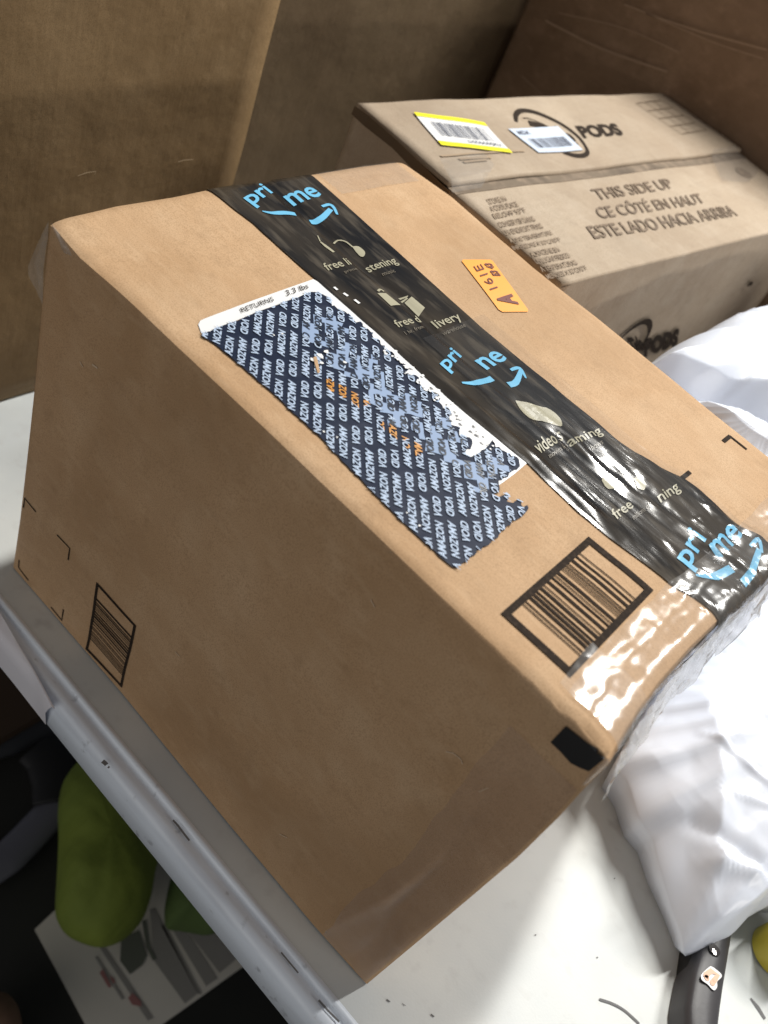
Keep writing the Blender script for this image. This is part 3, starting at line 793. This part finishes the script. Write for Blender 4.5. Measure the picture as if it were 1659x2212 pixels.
# shiny torn white bits
wa_ = Art(topS, .0018)
for x, y, r in ((600, 420, 26), (570, 440, 20), (630, 400, 18), (610, 455, 16), (715, 450, 12), (430, 320, 10), (390, 325, 8), (620, 770, 9), (680, 795, 8), (1060, 1200, 9), (1000, 1140, 7)):
    c = topS.proj(w4(x, y)); rr = (topS.proj(w4(x + r, y)) - c).length * .8
    wa_.polyw([c + Vector((math.cos(t * .9) * rr * rnd.uniform(.4, 1.1), math.sin(t * .9) * rr * rnd.uniform(.4, 1.1), 0)) for t in range(7)])
for i in range(70):
    t = rnd.random(); x = lerp(900, 1420, t) + rnd.uniform(-30, 10); y = lerp(360, 830, t) + rnd.uniform(-10, 40)
    c = topS.proj(w4(x, y)); rr = rnd.uniform(.0006, .0022)
    wa_.polyw([c + Vector((math.cos(k * 1.25) * rr * rnd.uniform(.4, 1.2), math.sin(k * 1.25) * rr * rnd.uniform(.4, 1.2), 0)) for k in range(5)])
tag(wa_.build('torn_paper_bits', M['label'], label), kind='stuff')
ta = Art(topS, .0021)
ta.poly([w4(*q) for q in ((570, 430), (585, 425), (592, 455), (600, 500), (590, 505), (578, 465))])
ta.build('exposed_cardboard', M['kraft'], label)

# --- orange sticker
def o1(x, y): return (677.7 + x / 3.497, 237.2 + y / 3.497)
a = Art(topS, .0007); a.poly([o1(*q) for q in ((1115, 1150), (1125, 1138), (1335, 1138), (1352, 1150), (1450, 1282), (1618, 1512), (1615, 1528), (1425, 1530), (1395, 1512), (1240, 1310))])
st = a.build('orange_sticker', M['orange'], parcel)
a = Art(topS, .0012)
a.text('A', o1(1412, 1482), o1(1352, 1399), o1(1550, 1478), .05)
a.text('161E', o1(1330, 1372), o1(1200, 1192), o1(1388, 1352), .0)
a.text('E3 43', o1(1352, 1262), o1(1278, 1168), o1(1412, 1262), .04)
a.build('maroon_lettering', M['maroon'], st)

# ================================================================== pale carton with the ring logo
HP = .345
p00, p10 = up((770, 232), 2, HP), up((1216, 613), 2, HP)
p11, p01 = up((1659, 503), 2, HP), up((1430, 210), 2, HP)
U_ = (p10 - p00); V_ = Vector((p11.x - p10.x, p11.y - p10.y, 0)).normalized()
far_r = p10 + V_ * .60
Pp = [p00, p10, far_r, Vector((p01.x, p01.y, HP))]
cut1 = up((1509, 267), 2, HP)
def sub(a_, b_, t): return a_.lerp(b_, t)
pbox = thing('printed_carton', 'pale cardboard carton with black ring logo, pods lettering and two white stickers behind the parcel', 'box', (.10, .70, 0))
sA, sB = up((967, 406), 2, HP), up((1582, 332), 2, HP)         # seam
def pz(x, y):
    return HP + .0016 * fbm(x * 7, y * 7, 31)
def seam_t(P):                                                  # signed distance to the seam line (positive = rear flap)
    d = (sB - sA); n_ = Vector((-d.y, d.x, 0)).normalized(); return (P - sA).dot(n_)
sE, sW = sA + (sA - sB).normalized() * .002, sA + (sB - sA) * 1.06
NP, MP = 70, 40
def patchq(a_, b_, c_, d_, lift, thick):
    rows = [[(a_.lerp(b_, i / NP)).lerp(d_.lerp(c_, i / NP), j / MP) for i in range(NP + 1)] for j in range(MP + 1)]
    for r in rows:
        for P in r:
            P.z = pz(P.x, P.y) + lift(P)
            P.x += .0
    bm = grid(rows)
    for side in (rows[0], rows[-1], [r[0] for r in rows], [r[-1] for r in rows]):
        addgrid(bm, [side, [Vector((p.x, p.y, p.z - thick)) for p in side]])
    bmesh.ops.remove_doubles(bm, verts=bm.verts, dist=.00005); recalc(bm); return bm
g1 = (sB - sA).cross(Vector((0, 0, 1))).normalized()
if g1.dot(p10 - sA) < 0: g1 = -g1
s0_, s1_ = sA.copy(), sA + (sB - sA) * 1.03
s1_ = up((1597, 331), 2, HP)
rear_edge = lambda P: .004 + .0035 * gs(seam_t(P) - .0, .02)
rearf = patchq(p00, s0_, s1_, Vector((up((1430, 210), 2, HP).x, 1.0275, HP)), lambda P: .0055 + .0015 * nz(P.y * 9, 3), .0045)
frontf = patchq(s0_ + g1 * .005, p10, far_r, s1_ + g1 * .005, lambda P: .0, .0045)
rf = link('rear_flap', rearf, M['kraft_pale'], pbox, True); ff = link('front_flap', frontf, M['kraft_pale'], pbox, True)
def side_rows(a_, b_, n=40, m=40, off=Vector((0, 0, 0)), zt=HP - .003):
    d = (b_ - a_); nn = Vector((d.y, -d.x, 0)).normalized(); rows = []
    for j in range(m + 1):
        r = []
        for i in range(n + 1):
            P = a_.lerp(b_, i / n); z = lerp(zt, .0015, j / m)
            k = math.sin(math.pi * i / n) * math.sin(math.pi * min(1, j / m))
            P = P + off + nn * (.003 * fbm(P.x * 5 + P.y * 5, z * 6, 17) * k); P.z = z; r.append(P)
        rows.append(r)
    return rows
inn = .0015
bm = grid(side_rows(p00, p10))
farl = Vector((p01.x, 1.027, HP)); fr2 = far_r
addgrid(bm, side_rows(p10, far_r)); addgrid(bm, side_rows(far_r, farl)); addgrid(bm, side_rows(farl, p00))
addgrid(bm, [[Vector((p.x, p.y, HP - .006)) for p in (p00, p10)], [Vector((p.x, p.y, HP - .006)) for p in (farl, far_r)]])
bmesh.ops.remove_doubles(bm, verts=bm.verts, dist=.00005); recalc(bm)
pb = link('carton_body', bm, M['kraft_pale'], pbox, True)
a_ = patchq(s0_ - g1 * .0002, s0_ + g1 * .0115, s1_ + g1 * .0125, s1_ - g1 * .0002, lambda P: .0006, .0006)
link('flap_gap_shade', a_, mottle(mat('brown_edge_gap_shade', (.15, .112, .075), .8), [((60, 60, 60), 3, (.27, .20, .14), .8, .45, .7), ((20, 20, 20), 3, (.06, .04, .025), .7, .5, .7)]), pbox)  # strip over the seam: brown flap edge and gap shade put in colour
# raised dark corrugated edge of the left rim
rimA = [up(q, 2, HP + .006) for q in ((770, 226), (800, 248), (860, 300), (925, 362), (975, 412))]
bm = grid([[p + Vector((0, -.002, -.001)) for p in rimA], [p + Vector((0, -.003, -.0095 - .002 * (i % 2))) for i, p in enumerate(rimA)]]); link('flap_edge', bm, M['edge'], pbox)
def plift(P, e): return Vector((P.x, P.y, pz(P.x, P.y) + e + (.0056 + .0015 * nz(P.y * 9, 3) if seam_t(P) * seam_sign > 0 else 0)))
seam_sign = 1 if seam_t(p00 + (p01 - p00) * .5) > 0 else -1
podS = Surf(lambda q: up(q, 2, HP), plift, (0, 1), .008)
podU = Surf(lambda q: up(q, 2, HP + .0056), plift, (0, 1), .008)
a = Art(podU, .0012)
a.stroke([cb(*q) for q in bez([(500, 560), (498, 530), (520, 512), (570, 516), (640, 540), (720, 580), (790, 635), (828, 690), (815, 712), (770, 712), (715, 695)], 5)], [.004 + .005 * abs(math.sin(i / 50 * 3.14 * 1.5)) for i in range(51)])
a.stroke([cb(*q) for q in bez([(530, 545), (560, 548), (630, 575), (720, 620)], 5)], .0015)
a.text('Tide', cb(548, 555), cb(735, 592), cb(612, 650), .06, shear=.2)
a.text('PODS', cb(768, 580), cb(952, 572), cb(812, 638), .05)
a.eps = .0005
lo_ = a.build('ring_logo', M['ink'], pbox)
a = Art(podU, .0010)
ga, gb, gc, gd = [podU.proj(cb(*q)) for q in ((1052, 478), (1165, 466), (1375, 600), (1262, 618))]
for k in range(5):
    t = k / 4; a.stroke([ga.lerp(gd, t), gb.lerp(gc, t)], .0014)
for k in range(4):
    t = k / 3; a.stroke([ga.lerp(gb, t), gd.lerp(gc, t)], .0014)
a.build('printed_grid', M['ink_soft'], pbox)
a = Art(podU, .0010)
a.stroke([cb(150, 722), cb(330, 712), cb(535, 700)], .003); a.stroke([cb(235, 738), cb(380, 732)], .0035); a.stroke([cb(255, 752), cb(360, 744)], .0035)
a.build('worn_lettering', mat('faint_print', (.33, .24, .155), .7), pbox)
a = Art(podS, .0010)
def pl(s_, tl, tr, bl, b=.02): a.text(s_, cb(*tl), cb(*tr), cb(*bl), b)
pl('THIS SIDE UP', (840, 872), (1190, 824), (878, 922), .02); pl('CE CÔTÉ EN HAUT', (848, 943), (1326, 884), (888, 1008), .02); pl('ESTE LADO HACIA ARRIBA', (818, 1046), (1478, 950), (860, 1106), .02)
a.build('direction_lettering', mottle(mat('brown_print', (.13, .085, .05), .6), [((300, 300, 300), 1, (.3, .22, .14), .5, .5, .65)]), pbox)
a = Art(podS, .0010)
for s_, tl, tr in (('STORE IN', (358, 922), (440, 905)), ('A COOL PLACE', (370, 953), (495, 931)), ('BELOW 95°F', (385, 986), (530, 958)),
                   ('CONSERVER DANS', (410, 1025), (572, 997)), ('UN ENDROIT FRAIS', (432, 1062), (608, 1030)), ('À UNE TEMPÉRATURE', (456, 1098), (650, 1060)), ('INFÉRIEURE À 35°C/95°F', (470, 1132), (688, 1092)),
                   ('ALMACENE EN', (555, 1162), (685, 1138)), ('UN LUGAR FRESCO', (575, 1197), (733, 1166)), ('A TEMPERATURAS', (600, 1233), (765, 1200)), ('MENORES A 35°C/95°F', (628, 1268), (810, 1226))):
    pl(s_, tl, tr, (tl[0] + 18, tl[1] + 24), .02)
a.build('storage_lettering', M['ink_soft'], pbox)
a = Art(podS, .0010)
c_ = podS.proj(cb(1545, 797)); a.polyw([c_ + Vector((math.cos(t * .4) * .012, math.sin(t * .4) * .013, 0)) for t in range(16)]); a.build('printed_dot', M['ink_soft'], pbox)
# stickers
def sticker(q, bars, nm, lab_, hdr, yellow, seed):
    a = Art(podU, .0013); a.poly([cb(*p) for p in q]); st = a.build(nm, M['label'] if yellow else M['label_blue'], pbox); tag(st, lab_)
    W4 = [podU.proj(cb(*p)) for p in q]
    def at(u, v): return (W4[0]*(1-u) + W4[1]*u)*(1-v) + (W4[3]*(1-u) + W4[2]*u)*v
    if yellow:
        y_ = Art(podU, .0018)
        y_.polyw([at(0, 0), at(1, 0), at(1, .12), at(0, .12)]); y_.polyw([at(0, .87), at(1, .87), at(1, 1), at(0, 1)]); y_.build('yellow_band', M['yellow'], st)
    b_ = Art(podU, .0022); rr = random.Random(seed); (u0, v0, u1, v1) = bars; u = u0
    while u < u1:
        w = rr.choice((.008, .014, .02)); b_.polyw([at(u, v0), at(u + w, v0), at(u + w, v1), at(u, v1)]); u += w + rr.choice((.008, .012, .02))
    g, fs, _ = glyphs(hdr[0], .02)
    (hu0, hv0, hu1, hv1) = hdr[1]
    b_._tris([at(lerp(hu0, hu1, x), lerp(hv1, hv0, y)) for x, y in g], fs)
    b_.build('barcode_print', M['grey_ink'], st)
sticker([(25, 521), (348, 573), (478, 716), (152, 674)], (.13, .26, .86, .68), 'white_sticker', 'white barcode sticker with yellow bands', ('LXKAAAFJKU', (.45, .74, .92, .84)), True, 8)
sticker([(461, 596), (690, 585), (806, 692), (602, 706)], (.12, .45, .88, .82), 'white_sticker', 'smaller bluish white barcode sticker over the ring logo', ('MDX', (.08, .12, .30, .27)), False, 9)
# clear tape across the seam ends
def ctape(q, nm='clear_tape'):
    a = Art(podS, .0032); a.poly([cb(*p) for p in q]); return a.build(nm, M['clear_glint'], pbox)

ctape([(130, 770), (330, 745), (380, 800), (330, 880), (200, 900)]); ctape([(1390, 715), (1500, 700), (1610, 800), (1560, 850), (1440, 840)])
# front face logo of the pale carton
fn = Vector((V_.y, -V_.x, 0))
sideS = Surf(lambda q: up_plane(q, p10, fn), lambda P, e: P + fn * (.0035 + e), (), .01, fn)
def c7b(x, y): return (1287.6 + x / 4.467, 576 + y / 4.467)
a = Art(sideS, .0)
a.stroke([c7b(*q) for q in bez([(200, 690), (235, 655), (330, 575), (430, 515), (490, 525), (495, 600), (450, 700), (400, 800)], 5)], [.002 + .006 * math.sin(i / 36 * 3.1) for i in range(36)])
a.text('Tide', c7b(270, 670), c7b(400, 640), c7b(330, 820), .08); a.text('PODS', c7b(450, 680), c7b(790, 570), c7b(440, 860), .08)
a.build('ring_logo', M['ink'], pbox)
a = Art(sideS, .0); a.poly([c7b(*q) for q in ((1430, 180), (1470, 130), (1495, 130), (1485, 160))]); a.build('printed_mark', M['ink'], pbox)

# ================================================================== white bags
def pillow(name, label, outline, crest, z0, folds, seed, p=2.4, q=1.7, ctr=None, tilt=0.0, amp=1.0, lo=.002):
    n = len(outline); N = 300
    per_ = [0]
    pts = [Vector((a_[0], a_[1], z0[i] if isinstance(z0, (list, tuple)) else z0)) for i, a_ in enumerate(outline)]
    ring = polyc(pts + [pts[0]], N)[:-1]
    c = Vector(ctr) if ctr else sum(ring, Vector()) / N; c.z = 0
    bm = bmesh.new(); K = 150; prev = None; rings = []
    for k in range(K + 1):
        r = 1 - (k / K) ** 1.2
        if r <= 0: break
        rg = []
        for i, P in enumerate(ring):
            x, y = lerp(c.x, P.x, r), lerp(c.y, P.y, r)
            h = (1 - r ** p) ** (1 / q)
            z = lerp(P.z, crest, h)
            env = min(1, (1 - r) * 9)
            z += amp * env * (.007 * fbm(x * 4, y * 4, seed, 1) + .0010 * (1 - abs(nz(x * 22 + 3 * nz(x * 6, y * 6, seed), y * 22, seed + 5)) * 2) )
            for q_, (fa_, fb_) in enumerate(((4, 7), (8, 4))):
                n1 = nz(x * fa_, y * fb_, seed + 11 + q_); z += amp * env * .0020 / (1 + .4 * q_) * max(0, 1 - abs(n1) * 9) ** 1.3
            th = math.atan2(P.y - c.y, P.x - c.x)
            z += amp * .0035 * env * math.exp(-((1 - r) / .35) ** 2) * (1 - 2 * abs(nz(th * 5.5, r * 1.5, seed + 2)) * 2)
            for (fx0, fy0, fx1, fy1, fh, fw) in folds:
                d = Vector((fx1 - fx0, fy1 - fy0)); ln = d.length; d.normalize(); w = Vector((x - fx0, y - fy0)); t = w.dot(d)
                if -fw < t < ln + fw:
                    s_ = w.x * -d.y + w.y * d.x
                    z += fh * max(0, 1 - abs(s_) / fw) ** 1.5 * min(1, max(0, (t + fw) / fw)) * min(1, max(0, (ln + fw - t) / fw))
            rg.append(bm.verts.new((x, y, max(lo, z))))
        rings.append(rg)
    for a_, b_ in zip(rings, rings[1:]):
        for i in range(N): bm.faces.new((a_[i], a_[(i+1) % N], b_[(i+1) % N], b_[i]))
    bm.faces.new(rings[-1])
    base = [bm.verts.new((lerp(c.x, P.x, .93), lerp(c.y, P.y, .93), lo)) for P in ring]
    for i in range(N): bm.faces.new((base[i], base[(i+1) % N], rings[0][(i+1) % N], rings[0][i]))
    bm.faces.new(base); recalc(bm)
    return tag(link(name, bm, M['bag'], None, True), label, 'bag', 'white plastic mailing bags')
zb = .035
o_ = [(1326, 1650), (1357, 1694), (1380, 1771), (1408, 1810), (1427, 1888), (1454, 1977), (1473, 2062), (1481, 2066), (1531, 2046), (1582, 2019), (1597, 1992), (1659, 1957)]
zz = [.05, .05, .048, .045, .04, .032, .024, .022, .024, .03, .035, .04]
out = [tuple(up(q, 2, z)[:2]) for q, z in zip(o_, zz)]
out += [(.80, .44), (.95, .62), (.9, .85), (.68, .86), (.50, .80), (.480, .62), (.478, .45), (.480, .38)]
zz += [.05, .06, .06, .06, .06, .06, .06, .055]
pillow('mailing_bag', 'large white plastic mailing bag with a creased pointed corner lying over the black tool', out, .118, zz,
       [(.515, .40, .60, .28, .007, .022), (.60, .28, .625, .22, .005, .012), (.60, .27, .72, .34, .006, .012), (.575, .29, .66, .30, -.005, .012), (.64, .25, .66, .36, .005, .010), (.55, .38, .57, .60, .006, .025), (.53, .36, .60, .36, .003, .006), (.58, .33, .67, .37, .003, .006), (.56, .42, .66, .46, .003, .008)], 3, p=2.5, q=1.25, ctr=(.62, .47, 0))
pillow('mailing_bag', 'puffy white bag at the right edge, standing against the side of the pale printed carton',
       [(.245, .395), (.24, .50), (.245, .65), (.27, .80), (.33, .93), (.40, .95), (.46, .9), (.47, .75), (.47, .6), (.45, .50), (.33, .47)], .335, .12,
       [(.26, .46, .42, .60, .008, .02), (.26, .52, .42, .72, .008, .02), (.25, .60, .4, .85, .008, .02)], 12, p=4.5, q=1.6, ctr=(.35, .66, 0))
pillow('mailing_bag', 'small white bag bulging between the taped parcel and the puffy white bag',
       [(.30, .372), (.30, .42), (.34, .47), (.40, .49), (.455, .48), (.46, .40), (.45, .368), (.38, .366)], .335, .15,
       [(.34, .40, .55, .44, .008, .015)], 20, p=5, q=1.8, ctr=(.385, .42, 0))

# ================================================================== black tool, yellow roll
tool = thing('black_tool', 'black plastic tool handle with a music note sticker, poking out under the white bag', 'tool', (.67, .2, 0))
hz = .026
left_t = [up(q, 2, hz) for q in ((1545, 1960), (1525, 2010), (1508.8, 2059), (1497, 2100), (1489, 2144), (1484.5, 2175), (1485.5, 2212), (1492, 2260), (1505, 2320))]
right_t = [up(q, 2, hz) for q in ((1590, 1940), (1586, 1985), (1580, 2035), (1572, 2085), (1565, 2128), (1559, 2170), (1554, 2212), (1553, 2260), (1560, 2320))]
lt, rt_ = polyc(left_t, 40), polyc(right_t, 40)
rows = []
for a_, b_ in zip(lt, rt_):
    s_ = (b_ - a_).normalized(); r = [Vector((a_.x, a_.y, .0015)) - s_ * .002, a_ - s_ * .001 - Vector((0, 0, .005)), a_ + s_ * .0015]
    for k in range(1, 8):
        t = k / 8; r.append(a_.lerp(b_, t) + Vector((0, 0, .0035 * math.sin(math.pi * t))))
    r += [b_ - s_ * .0015, b_ + s_ * .001 - Vector((0, 0, .006)), Vector((b_.x, b_.y, .0015)) + s_ * .002]
    rows.append(r)
bm = grid(rows); bm.faces.new([bm.verts[i] for i in range(0)] or bm.verts[:3]) if False else None
recalc(bm); hb = link('handle_body', bm, M['blackplastic'], tool, True)
# darker side face along the left of the handle
lo1 = polyc([up(q, 2, .002) for q in ((1500, 1975), (1482, 2020), (1468, 2059), (1462, 2100), (1458, 2144), (1456, 2212), (1460, 2300))], 40)
rows = [[Vector((p.x, p.y, .0015)) for p in lo1], [Vector((p.x + .001, p.y + .001, .012)) for p in lo1], [a_ + Vector((0, 0, -.007)) for a_ in lt]]
bm = grid(rows); recalc(bm); link('handle_side', bm, M['blackside'], tool, True)
toolS = Surf(lambda q: up(q, 2, hz + .003), lambda P, e: Vector((P.x, P.y, hz + .0042 + e)), (), .01)
def ct(x, y): return (1387.9 + x / 6.12, 1931.4 + y / 6.12)
c0 = toolS.proj(ct(940, 745)); ux = (toolS.proj(ct(1005, 790)) - c0); uy = (toolS.proj(ct(895, 790)) - c0)
uy = (toolS.proj(ct(975, 835)) - c0) ; ux = (toolS.proj(ct(870, 740)) - c0)
a = Art(toolS, .0006); a.polyw([c0 + ux * math.cos(t * .35) * .95 + uy * math.sin(t * .35) * .9 for t in range(18)]); sk = a.build('socket', M['hole'], tool, False)
a = Art(toolS, .0012); c1 = toolS.proj(ct(930, 775)); a.polyw([c1 + ux * math.cos(t * .7) * .35 + uy * math.sin(t * .7) * .45 for t in range(9)]); a.build('socket_pin', M['metal'], sk, False)
a = Art(toolS, .0006); a.poly([ct(*q) for q in bez([(885, 962), (930, 985), (1020, 1060), (1025, 1110), (970, 1165), (972, 1230), (940, 1278), (900, 1262), (845, 1200), (775, 1150), (757, 1100), (775, 1055), (850, 985), (885, 962)], 3)][:-1])
ns = a.build('music_note_sticker', M['label'], tool, False)
a = Art(toolS, .0011)
def S_(p, w): a.stroke([ct(*q) for q in p], w)
S_([(815, 1115), (822, 1075), (890, 1025), (975, 1080), (920, 1165)], .0045)
for cx0, cy0 in ((832, 1118), (905, 1185)):
    cc_ = toolS.proj(ct(cx0, cy0)); rr = (toolS.proj(ct(cx0 + 32, cy0)) - cc_).length; a.polyw([cc_ + Vector((math.cos(t * .6), math.sin(t * .6), 0.03 * 0)) * rr for t in range(10)])
a.build('music_note', M['peach'], ns, False)
yc = up((1718, 2035), 2, .03)
yt = thing('yellow_roll', 'yellow round roll just entering the picture at the lower right edge', 'tape roll', (yc.x, yc.y, 0))
bm = bmesh.new(); rad = .024
bmesh.ops.create_cone(bm, cap_ends=True, segments=64, radius1=rad, radius2=rad * .97, depth=.045, matrix=Matrix.Translation((yc.x, yc.y, .0245)))
link('roll_body', bm, M['note_yellow'], yt)
bm = bmesh.new(); bmesh.ops.create_cone(bm, cap_ends=True, segments=48, radius1=rad * .4, radius2=rad * .4, depth=.047, matrix=Matrix.Translation((yc.x, yc.y, .0245))); link('roll_core', bm, M['blackside'], yt)

# ================================================================== things under the table
sheet_q = [up((75, 2009), 2, ZF + .0), up((230, 2300), 2, ZF), up((537, 2080), 2, ZF), up((330, 1770), 2, ZF)]
sh = thing('printed_sheet', 'white printed brochure sheet lying on the dark floor under the table', 'paper', tuple(sum(sheet_q, Vector()) / 4))
bm = bmesh.new()
tv = [bm.verts.new(Vector((p.x, p.y, ZF + .004))) for p in sheet_q]; bv = [bm.verts.new(Vector((p.x, p.y, ZF + .001))) for p in sheet_q]
bm.faces.new(tv); bm.faces.new(bv[::-1])
for i in range(4): bm.faces.new((tv[i], bv[i], bv[(i+1) % 4], tv[(i+1) % 4]))
recalc(bm); link('sheet', bm, M['paper'], sh)
flS = Surf(lambda q: up(q, 2, ZF), lambda P, e: Vector((P.x, P.y, ZF + .004 + e)), (), .01)
def cs(x, y): return (169.4 + x / 3.497, 1829.8 + y / 3.497)
a = Art(flS, .001)
for q in ([(150, 760), (190, 755), (560, 1300), (520, 1320)], [(120, 840), (140, 830), (345, 1150), (325, 1165)], [(535, 480), (575, 470), (900, 1110), (800, 1190), (560, 860)], [(620, 600), (650, 590), (925, 1115), (900, 1120)], [(690, 610), (780, 600), (1045, 1000), (960, 1060)], [(800, 620), (1010, 640), (1180, 860), (1060, 960)]):
    a.poly([cs(*p) for p in q])
a.build('grey_print', M['paper_text'], sh, False)
a = Art(flS, .002)
for q in ([(155, 960), (180, 930), (245, 1060), (225, 1075)], [(230, 985), (260, 1000), (275, 1030), (255, 1040)], [(370, 1150), (400, 1110), (465, 1170), (470, 1215), (400, 1200)]): a.poly([cs(*p) for p in q])
tag(a.build('red_print', M['paper_red'], sh, False), kind='stuff')
a = Art(flS, .002)
a.poly([cs(*p) for p in ((318, 700), (450, 640), (510, 830), (480, 900), (385, 972), (310, 870))]); a.stroke([cs(490, 565), cs(520, 760), cs(570, 860)], .006)
a.build('picture_print', M['paper_pic'], sh, False)

def lump(name, label, cat, pix, zc, hgt, m, grp=None, asym=.0):
    """soft rounded object resting near the floor; outline given on the horizontal plane zc"""
    P = [up(q, 2, zc) for q in pix]; N = 96; ring = polyc([*P, P[0]], N)[:-1]; c = sum(ring, Vector()) / N
    bm = bmesh.new(); rs = []
    for k in range(-14, 25):
        t = k / 24 if k >= 0 else k / 14
        r = math.sqrt(max(0.0, 1 - abs(t) ** 2.2)); rr = []
        if r < .02: r = .02
        for i, p_ in enumerate(ring):
            q_ = c.lerp(p_, r); rr.append(bm.verts.new((q_.x, q_.y, max(ZF + .006, zc + t * hgt + .006 * fbm(q_.x * 14, q_.y * 14, 5)))))
        rs.append(rr)
    for a_, b_ in zip(rs, rs[1:]):
        for i in range(N): bm.faces.new((a_[i], a_[(i+1) % N], b_[(i+1) % N], b_[i]))
    bm.faces.new(rs[0]); bm.faces.new(rs[-1]); recalc(bm)
    return tag(link(name, bm, m, None, True), label, cat, grp)
def cu(x, y): return (x / 2.582, 1355.4 + y / 2.582)
lump('green_bag', 'larger dark green soft rounded bag hanging down onto the printed sheet', 'bag', bez([cu(*q) for q in ((430, 760), (355, 860), (325, 1000), (328, 1200), (310, 1540), (325, 1630), (380, 1710), (470, 1755), (560, 1780), (680, 1740), (780, 1650), (830, 1540), (860, 1380), (900, 1100), (700, 800))], 4), -.66, .07, M['green'], 'green soft bags under the table')
lump('green_bag', 'smaller dark green soft bag at the upper edge of the printed sheet', 'bag', bez([cs(*q) for q in ((700, 220), (660, 420), (660, 540), (690, 595), (800, 605), (920, 625), (1020, 640), (1150, 560), (1000, 300), (850, 200))], 4), -.68, .05, M['green2'], 'green soft bags under the table')
bar = [up(q, 2, ZF + .03) for q in ((-60, 1905), (20, 1850), (60, 1810), (105, 1762), (160, 1715), (220, 1660))]
def tube(name, pts, r0, m, flat=1.0, parent=None):
    P = polyc(pts, 40); rows = []
    for i, p in enumerate(P):
        t = (P[min(40, i+1)] - P[max(0, i-1)]).normalized(); s_ = Vector((0, 0, 1)).cross(t).normalized(); u = t.cross(s_)
        rows.append([p + s_ * math.cos(k * math.pi / 8) * r0 + u * math.sin(k * math.pi / 8) * r0 * flat for k in range(17)])
    bm = grid(rows); bmesh.ops.remove_doubles(bm, verts=bm.verts, dist=1e-5)
    be = [e for e in bm.edges if e.is_boundary]; bmesh.ops.holes_fill(bm, edges=be); recalc(bm)
    return link(name, bm, m, parent, True)
tag(tube('metal_bar', bar, .026, M['greybar'], .5), 'dull grey bar lying diagonally on the dark floor left of the green bag', 'bar')
tag(tube('metal_bar', [up(q, 2, ZF + .025) for q in ((-80, 1625), (20, 1595), (90, 1560), (190, 1500))], .03, mat('dark_blue_grey_metal', (.03, .032, .036), .5), .5), 'dark blue grey bar on the floor just below the table rim', 'bar')
tag(tube('black_strap', [up(q, 2, ZF + .04) for q in ((80, 1615), (105, 1640), (120, 1690), (122, 1735))], .035, M['strap'], .35), 'crumpled black strap beside the top of the green bag', 'strap')
bx = up((-30, 1530), 2, ZF); bm = box_bm((bx.x - .25, bx.y - .06, ZF + .003), (bx.x + .085, bx.y + .06, ZF + .05)); bmesh.ops.bevel(bm, geom=bm.edges[:], offset=.004, segments=2, affect='EDGES')
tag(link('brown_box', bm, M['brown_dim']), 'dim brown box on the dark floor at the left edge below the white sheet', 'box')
lump('tan_lump', 'dim tan rounded object at the bottom left corner', 'shoe', bez([(-60, 2160), (-30, 2145), (10, 2148), (30, 2165), (42, 2190), (48, 2240), (30, 2290), (-40, 2300), (-80, 2230)], 4), -.70, .045, M['tan_dim'])  # unidentified rounded lump
